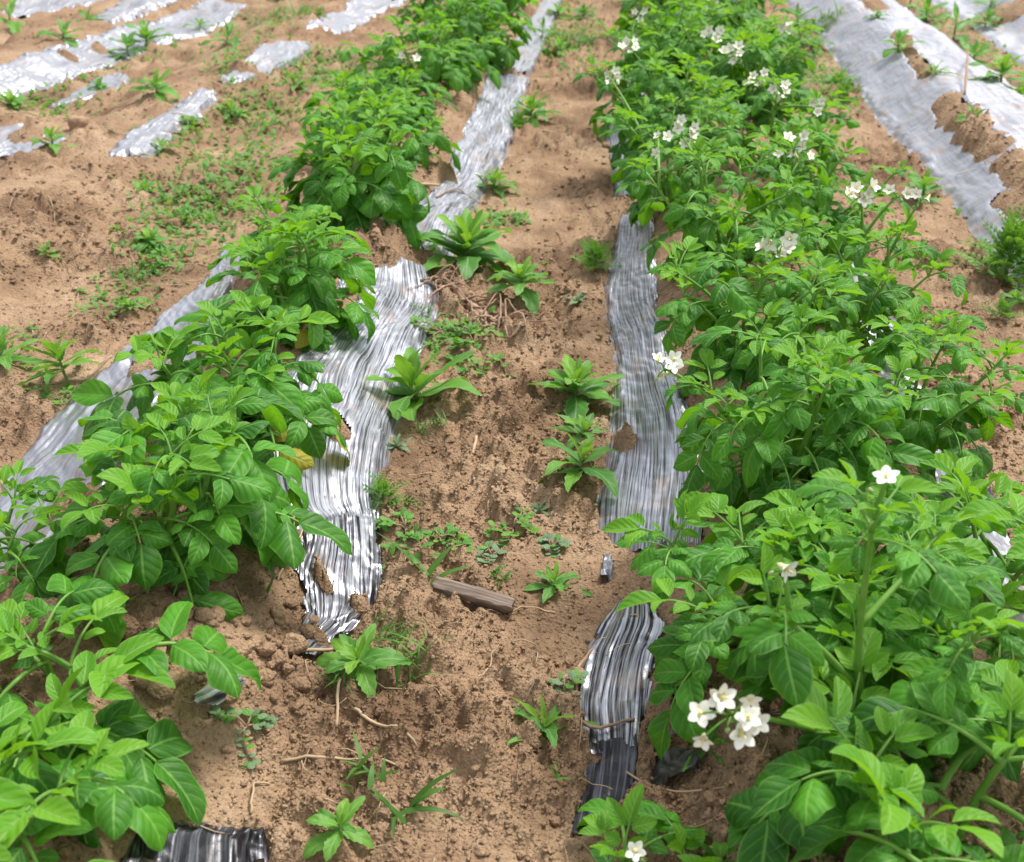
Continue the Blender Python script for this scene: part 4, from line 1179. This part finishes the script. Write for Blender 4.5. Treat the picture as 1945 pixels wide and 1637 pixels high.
# creeping weeds: prostrate stems with small oval leaves
v_, f_, u_ = blade(555, W=0.62, fold=.15, curl=.2, droop=.3, n=7, mm=2, a=.7, b=.45)
OVM = [mesh_np('oval_leaf', v_, f_, M_WEED, True, u_), mesh_np('oval_leaf', v_, f_, M_WEEDY, True, u_), mesh_np('oval_leaf', v_, f_, M_GREY, True, u_)]
def creeper(px, py, label, R, ns, seed, mi=0, lf=0.011):
    r = np.random.default_rng(seed)
    x, y = at(px, py); z0 = zg(x, y)
    root = empty('creeping_weed', (x, y, z0)); tag(root, label, 'weed', 'creeping weeds on the furrow banks')
    mb = MB()
    for k in range(ns):
        az = k * 6.283 / ns + r.uniform(-.4, .4); L = R * r.uniform(.6, 1.1)
        t = np.linspace(0, 1, 7); cu = r.uniform(-.7, .7)
        X = L * t * np.cos(az + cu * t); Y = L * t * np.sin(az + cu * t)
        Z = h_full(x + X, y + Y) - z0 + 0.004 + 0.004 * np.sin(t * 5)
        mb.add(*tube(np.column_stack([X, Y, Z]), .0012, 5))
        for i in range(2, 7):
            for s in (-1, 1, 0) if i == 6 else (-1, 1):
                o = mk('leaf', OVM[mi if r.random() < .75 else 1 - min(mi, 1)], root)
                o.matrix_basis = Matrix.Translation((X[i], Y[i], Z[i] + .001)) @ Matrix.Rotation(az + cu * t[i] + s * 1.2 + r.uniform(-.3, .3), 4, 'Z') @ Matrix.Rotation(-r.uniform(.1, .7), 4, 'Y') @ Matrix.Scale(lf * r.uniform(.75, 1.25), 4)
    mk('stem', mb.mesh('stem', M_ROOT), root)
creeper(770, 1020, 'creeping weed with oval leaves at the edge of the broad film, lower end', .05, 5, 1)
creeper(835, 1045, 'creeping weed with oval leaves around the long grass blade', .045, 5, 2)
creeper(975, 1020, 'small creeping weed with reddish stems in the furrow', .035, 4, 3)
creeper(935, 1070, 'little pale creeping weed just above the wood piece', .022, 3, 4, 2)
creeper(1045, 1040, 'tiny pale creeping weed beside the flat rosette', .018, 3, 5, 2)
creeper(840, 640, 'bright creeping mat right of the top of the broad silver film', .05, 6, 6, 0, .012)
creeper(900, 665, 'creeping mat just below the root clump', .045, 5, 7, 0, .012)
creeper(925, 705, 'last creeping sprig trailing into the furrow under the root clump', .04, 4, 8, 0, .012)
creeper(965, 415, 'creeping mat right of the largest weed', .06, 6, 9, 0, .014)
creeper(470, 1390, 'grey creeping sprig on sand right of the bottom left leaves', .03, 4, 10, 2)
creeper(110, 755, 'creeping sprig at the pale film edge under the tall single-stemmed weed', .05, 5, 11)
creeper(260, 580, 'creeping sprig left of the left row, above the pale film', .05, 5, 12)
creeper(1072, 1318, 'very small pale sprig in the soil left of the separate silver strip', .02, 3, 13, 2)

# grass
def grass(px, py, label, n, L, spread, seed, w=0.0016, group=None, up=0.9):
    r = np.random.default_rng(seed)
    x, y = at(px, py); z0 = zg(x, y)
    mb = MB()
    for k in range(n):
        a = r.uniform(0, 6.28); rr = spread * r.random() ** .5; bx, by = rr * math.cos(a), rr * math.sin(a)
        d = r.uniform(0, 6.28); l = L * r.uniform(.5, 1.15); le = r.uniform(.15, 1.0); dr = r.uniform(.3, 1.4)
        t = np.linspace(0, 1, 7); e = math.pi / 2 * up * (1 - .6 * le) - dr * t
        P = np.column_stack([np.cumsum(np.cos(e)) * l / 7, 0 * t, np.cumsum(np.sin(e)) * l / 7])
        P -= P[0]
        X = bx + P[:, 0] * math.cos(d); Y = by + P[:, 0] * math.sin(d)
        Z = np.maximum(P[:, 2], 0.0) + (zg(x + bx, y + by) - z0)
        ww = w * r.uniform(.7, 1.3) * np.clip(1.15 - t ** 2 * 1.1, .05, 1)
        sx, sy = -math.sin(d) * ww, math.cos(d) * ww
        V = np.empty((14, 3)); V[0::2] = np.column_stack([X - sx, Y - sy, Z]); V[1::2] = np.column_stack([X + sx, Y + sy, Z + ww * .4])
        F = [(2 * i, 2 * i + 1, 2 * i + 3, 2 * i + 2) for i in range(6)]
        U = np.empty((14, 2)); U[0::2, 0] = U[1::2, 0] = t; U[0::2, 1] = .1; U[1::2, 1] = .9
        mb.add(V, F, U)
    o = mk('grass_tuft', mb.mesh('grass_tuft', M_GRASS)); o.location = (x, y, z0)
    tag(o, label, 'grass', group)
grass(735, 1240, 'thin grass tuft right of the shredded black film', 40, .05, .025, 1, .0011)
grass(770, 1285, 'thin grass tuft sprawling right of the pale four-leaved weed', 40, .06, .03, 2, .0011)
grass(670, 1310, 'short grass around the foot of the pale four-leaved weed', 45, .03, .025, 3, .0012)
grass(945, 1108, 'small grass tuft above the wood piece', 22, .028, .01, 4, .0012)
grass(825, 825, 'short grass patch on the bank below the spread-leaved weed', 40, .035, .025, 5, .0011)
grass(815, 1110, 'single tall yellow-green grass shoot left of the wood piece', 4, .11, .004, 6, .0035, up=1.05)
grass(770, 1560, 'blurred broad-bladed grass near the bottom edge', 6, .085, .012, 7, .0035)
grass(700, 1510, 'blurred dark grass tuft above the broad-bladed grass', 14, .04, .02, 8, .0022)
grass(1055, 1480, 'tiny grass sprig left of the black film tail', 4, .025, .004, 9, .0014)
grass(255, 520, 'dark grass tuft at the left of the left row', 70, .04, .045, 10, .0014)
grass(800, 605, 'short grass at the film edge under the root clump', 25, .03, .02, 11, .0012)
grass(560, 30, 'far green grass by the top edge left of the green row', 60, .1, .12, 12, .004)
grass(1075, 90, 'blurred grass along the left bank of the far furrow', 90, .07, .1, 13, .003)
grass(1545, 60, 'blurred grass between the right row and the white bed', 90, .08, .12, 14, .003)

# ground cover nobody could count
def ground_cover():
    mb_v = []; mb_u = []
    r = np.random.default_rng(5)
    zones = [(430, 340, 90, 60, 650), (340, 395, 70, 45, 450), (500, 215, 80, 40, 420), (590, 150, 70, 25, 300), (300, 480, 60, 40, 260), (220, 570, 60, 40, 120), (1570, 150, 60, 30, 200), (1600, 200, 30, 30, 90),
             (640, 120, 80, 20, 300), (1080, 70, 30, 60, 250), (1550, 70, 40, 40, 260), (860, 650, 50, 40, 160), (200, 160, 60, 20, 140), (60, 190, 60, 30, 140), (260, 100, 60, 30, 160), (1780, 60, 90, 50, 300), (1890, 140, 60, 50, 200), (1880, 470, 40, 30, 120), (940, 420, 40, 20, 80), (440, 130, 60, 30, 200), (40, 660, 40, 40, 60), (340, 250, 90, 40, 150), (130, 200, 60, 20, 120), (480, 60, 80, 40, 220), (1040, 60, 30, 60, 260), (1115, 60, 25, 60, 160), (420, 420, 60, 60, 200), (1530, 140, 30, 50, 200), (760, 1050, 50, 40, 50), (500, 280, 40, 60, 160)]
    base = v_; F0 = np.array(f_); nv = len(base)
    A = []; 
    for (cx, cy, sx, sy, n) in zones:
        for k in range(n):
            px, py = r.normal(cx, sx * .6), r.normal(cy, sy * .6)
            A.append((px, py))
    A = np.array(A)
    d = _fw[None] + _rt[None] * ((A[:, 0] - PW / 2) / FPX)[:, None] + _up[None] * ((PH / 2 - A[:, 1]) / FPX)[:, None]
    z = np.full(len(A), .04)
    for _ in range(6):
        t = (z - CAMH) / d[:, 2]; x = d[:, 0] * t; y = d[:, 1] * t; z = .5 * z + .5 * h_base(x, y)
    ok = (~film_mask(x, y)) & (t > 0) & (y < 9); x = x[ok]; y = y[ok]; z = h_full(x, y)
    n = len(x)
    Vs = []
    for i in range(n):
        L = r.uniform(.008, .02) * (0.8 + 0.14 * y[i])
        Mx = Matrix.Rotation(r.uniform(0, 6.28), 4, 'Z') @ Matrix.Rotation(-r.uniform(0, 1.1), 4, 'Y') @ Matrix.Diagonal((L, L * r.uniform(.45, 1), L, 1))
        R = np.array(Mx)[:3, :3]
        Vs.append(base @ R.T + (x[i], y[i], z[i] + r.uniform(0, .008)))
    V = np.vstack(Vs)
    F = (F0[None] + (np.arange(n) * nv)[:, None, None]).reshape(-1, 4)
    o = mk('ground_cover', mesh_np('ground_cover', V, F, M_WEED, True, np.tile(u_, (n, 1))))
    tag(o, 'low mat of tiny green leaves along the beds', 'ground cover', None, 'stuff')
ground_cover()

# ------------------------------------------------------------------ roots, wood, sticks, straw
def path_on_ground(pxs, lift=0.002, n=16, arch=0.0):
    P = np.array([at(a, b) for a, b in pxs]); Q = catmull(P, n) if len(P) > 2 else np.column_stack([np.linspace(P[0, c], P[1, c], n) for c in range(2)])
    Z = h_full(Q[:, 0], Q[:, 1])
    Z = np.convolve(np.pad(Z, 2, 'edge'), np.ones(5) / 5, 'valid') + lift + arch * np.sin(np.linspace(0, math.pi, n))
    return np.column_stack([Q, Z])
def root_clump():
    x, y = at(900, 590); z = zg(x, y); o0 = np.array([x, y, z])
    root = empty('root_clump', (x, y, z)); tag(root, 'tangle of pulled-up dry brown roots lying below the largest weed', 'roots')
    mb = MB(); P = path_on_ground([(800, 545), (850, 560), (890, 590), (920, 615), (960, 635)], .008, 16)
    mb.add(*tube(P - o0, [.002, .0025, .003, .0035, .004, .005, .0065, .008, .009, .0095, .009, .0075, .005, .0035, .0025, .002], 8))
    mk('taproot', mb.mesh('taproot', M_ROOT), root)
    r = np.random.default_rng(3)
    mb = MB()
    starts = [(830, 550), (860, 565), (880, 585), (905, 605), (930, 620), (950, 630)]
    for k in range(46):
        s = starts[r.integers(6)]; a = r.normal(0.25, .75) + (math.pi if r.random() < .25 else 0); L = r.uniform(30, 100)
        b = (s[0] + math.cos(a) * L * .5 + r.normal(0, 12), s[1] + math.sin(a) * L * .3 + r.normal(0, 10))
        c = (s[0] + math.cos(a) * L + r.normal(0, 14), s[1] + math.sin(a) * L * .5 + r.normal(0, 12))
        P = path_on_ground([(s[0] + r.normal(0, 6), s[1] + r.normal(0, 6)), b, c], .008, 12, r.uniform(0, .02))
        P += np.cumsum(r.normal(0, .0012, P.shape), axis=0)
        w = r.uniform(.0010, .0022)
        mb.add(*tube(P - o0, np.linspace(w * 1.5, w * .5, 12), 5))
    o = mk('rootlets', mb.mesh('rootlets', M_ROOT), root); o['kind'] = 'stuff'
root_clump()

def wood():
    (xa, ya), (xb, yb) = at(826, 1135), at(976, 1160)
    cx, cy = (xa + xb) / 2, (ya + yb) / 2; L = math.hypot(xb - xa, yb - ya)
    nx, na = 40, 14
    r = np.random.default_rng(2); V = []
    for i in range(nx):
        t = i / (nx - 1); X = (t - .5) * L + 0
        for j in range(na):
            a = 2 * math.pi * j / na; ca, sa = math.cos(a), math.sin(a)
            y_ = .0108 * np.sign(ca) * abs(ca) ** .35 * (1 - .15 * abs(t - .4)); z_ = .0055 * np.sign(sa) * abs(sa) ** .4
            y_ += .0016 * float(gnoise(np.array([t * 7]), np.array([a * 3]), 5)[0]); z_ += .0012 * float(gnoise(np.array([t * 5 + 9]), np.array([a * 4]), 6)[0]) - .003 * (t - .5) ** 2
            e = .004 * float(gnoise(np.array([a * 2.0]), np.array([3.0 + (i > nx / 2)]), 8)[0]) * (abs(t - .5) * 2) ** 6
            V.append((X + e, y_, z_))
    F = [(i * na + j, i * na + (j + 1) % na, (i + 1) * na + (j + 1) % na, (i + 1) * na + j) for i in range(nx - 1) for j in range(na)]
    mb = MB(); mb.add(V, F + [tuple(range(na))[::-1], tuple((nx - 1) * na + j for j in range(na))])
    zl, zr = [max(zg(a + e, b + g) for e in (-.01, 0, .01) for g in (-.008, 0, .008)) for a, b in ((xa * .85 + cx * .15, ya * .85 + cy * .15), (xb * .85 + cx * .15, yb * .85 + cy * .15))]
    zm = max(zg(cx + e, cy) for e in (-.015, 0, .015))
    o = mk('wood_piece', mb.mesh('wood_piece', M_WOOD)); o.location = (cx, cy, max((zl + zr) / 2, zm) + .0015)
    o.rotation_euler = (.12, math.atan2(zl - zr, L), math.atan2(yb - ya, xb - xa))
    tag(o, 'weathered grey-brown piece of split wood lying across the furrow', 'wood')
wood()

def stick(pxs, label, w, m, arch=0.0, name='dry_twig', wob=0.0012, taper=.6):
    P = path_on_ground(pxs, w * .8, 14, arch)
    r = np.random.default_rng(int(pxs[0][0] * 7 + pxs[0][1]))
    P[:, :2] += np.cumsum(r.normal(0, wob, (14, 2)), axis=0)
    o0 = P[0].copy(); mb = MB(); mb.add(*tube(P - o0, np.linspace(w, w * taper, 14), 6))
    o = mk(name, mb.mesh(name, m)); o.location = o0; tag(o, label, 'twig')
stick([(898, 880), (905, 842)], 'short pale straw stub standing out on the smooth furrow floor', .0026, M_STRAW, 0, 'straw_stub', 0, 1)
stick([(640, 1390), (655, 1310)], 'thick blurred tan straw left of the bottom grass', .0019, M_STRAW, .004, 'straw_stub', .0002, .9)
stick([(560, 1252), (650, 1256), (720, 1250)], 'pale straw lying under the four-leaved weed', .0022, M_STRAW, .003, 'dry_straw')
stick([(670, 1360), (740, 1410), (790, 1440)], 'long pale straw crossing the blurred patch', .002, M_STRAW, .004, 'dry_straw')
stick([(540, 1455), (680, 1452), (760, 1458)], 'horizontal straw across the blurred patch', .0018, M_STRAW, .002, 'dry_straw')
stick([(1190, 1480), (1330, 1505), (1480, 1515)], 'thin long root running right from the black film tail', .0012, M_STRAW, .002, 'dry_straw')
stick([(1095, 1400), (1150, 1400), (1200, 1385)], 'grey twig lying over the black film tail', .0022, M_ROOT, .003)
stick([(1035, 1310), (1090, 1290), (1125, 1250)], 'dark curved twig left of the separate silver strip', .0028, M_ROOT, .003)
stick([(965, 1165), (985, 1155), (1050, 1165)], 'thin curved rootlet at the right end of the wood piece', .0012, M_STRAW, .006)
stick([(530, 1110), (560, 1060), (575, 1000)], 'pale bent straw left of the torn film tip', .0016, M_STRAW, .012, 'dry_straw')
stick([(1030, 460), (1050, 470), (1075, 460), (1060, 440)], 'small looped rootlet in the upper furrow', .0016, M_ROOT, .006)
stick([(215, 690), (165, 720), (80, 735)], 'dry twig beside the tall single-stemmed weed', .0028, M_ROOT, .004)
stick([(700, 365), (760, 362), (830, 368)], 'flat tan wooden sliver beside the striped silver film', .005, M_STRAW, .003)
stick([(830, 385), (880, 375), (935, 405)], 'thin dark twig lying across the striped silver film', .002, M_ROOT, .006)
stick([(900, 1300), (925, 1270), (935, 1230)], 'short thin rootlet standing in the sand below the wood piece', .0011, M_STRAW, .004)
stick([(480, 1560), (490, 1510), (520, 1500)], 'curved pale straw right of the bottom left leaves', .0016, M_STRAW, .01, 'dry_straw')
stick([(1870, 780), (1890, 830), (1900, 850)], 'pale straw on the open soil at the right edge', .002, M_STRAW, .003, 'dry_straw')
stick([(1600, 480), (1680, 470), (1720, 490)], 'thin straw on the open soil right of the right row', .0016, M_STRAW, .003, 'dry_straw')
stick([(1830, 190), (1825, 150), (1835, 120)], 'upright dry stalk in a torn hole of the white bed', .004, M_ROOT, .05)

def litter():
    r = np.random.default_rng(12); mb = MB()
    x, y = in_view_points(520)
    x2, y2 = in_view_points(420, 0, 700, -50, 650); x = np.concatenate([x, x2]); y = np.concatenate([y, y2])
    x2, y2 = in_view_points(120, 200, 900, 1500, 1990); x = np.concatenate([x, x2]); y = np.concatenate([y, y2])
    ok = ~film_mask(x, y) | (r.random(len(x)) < .12); x, y = x[ok], y[ok]
    for a, b in zip(x, y):
        if not 0.5 < b < 9: continue
        L = r.uniform(.008, .04) * min(2.2, .7 + .35 * b); d = r.uniform(0, 6.28); t = np.linspace(0, 1, 6); cu = r.normal(0, .45)
        X = a + L * t * np.cos(d + cu * t); Y = b + L * t * np.sin(d + cu * t)
        Z = h_full(X, Y); Z = np.convolve(np.pad(Z, 1, 'edge'), np.ones(3) / 3, 'valid') + .002 + r.uniform(0, .006) * np.sin(t * math.pi)
        mb.add(*tube(np.column_stack([X, Y, Z]), r.uniform(.0003, .0008) * min(2, .7 + .3 * b), 4))
    o = mk('straw_litter', mb.mesh('straw_litter', M_STRAW)); tag(o, 'fine straw and rootlets strewn over the soil', 'litter', None, 'stuff')
litter()

# ------------------------------------------------------------------ grow the crop last, on the finished ground
for d in POT: grow(d)
print('objects', len(bpy.data.objects))
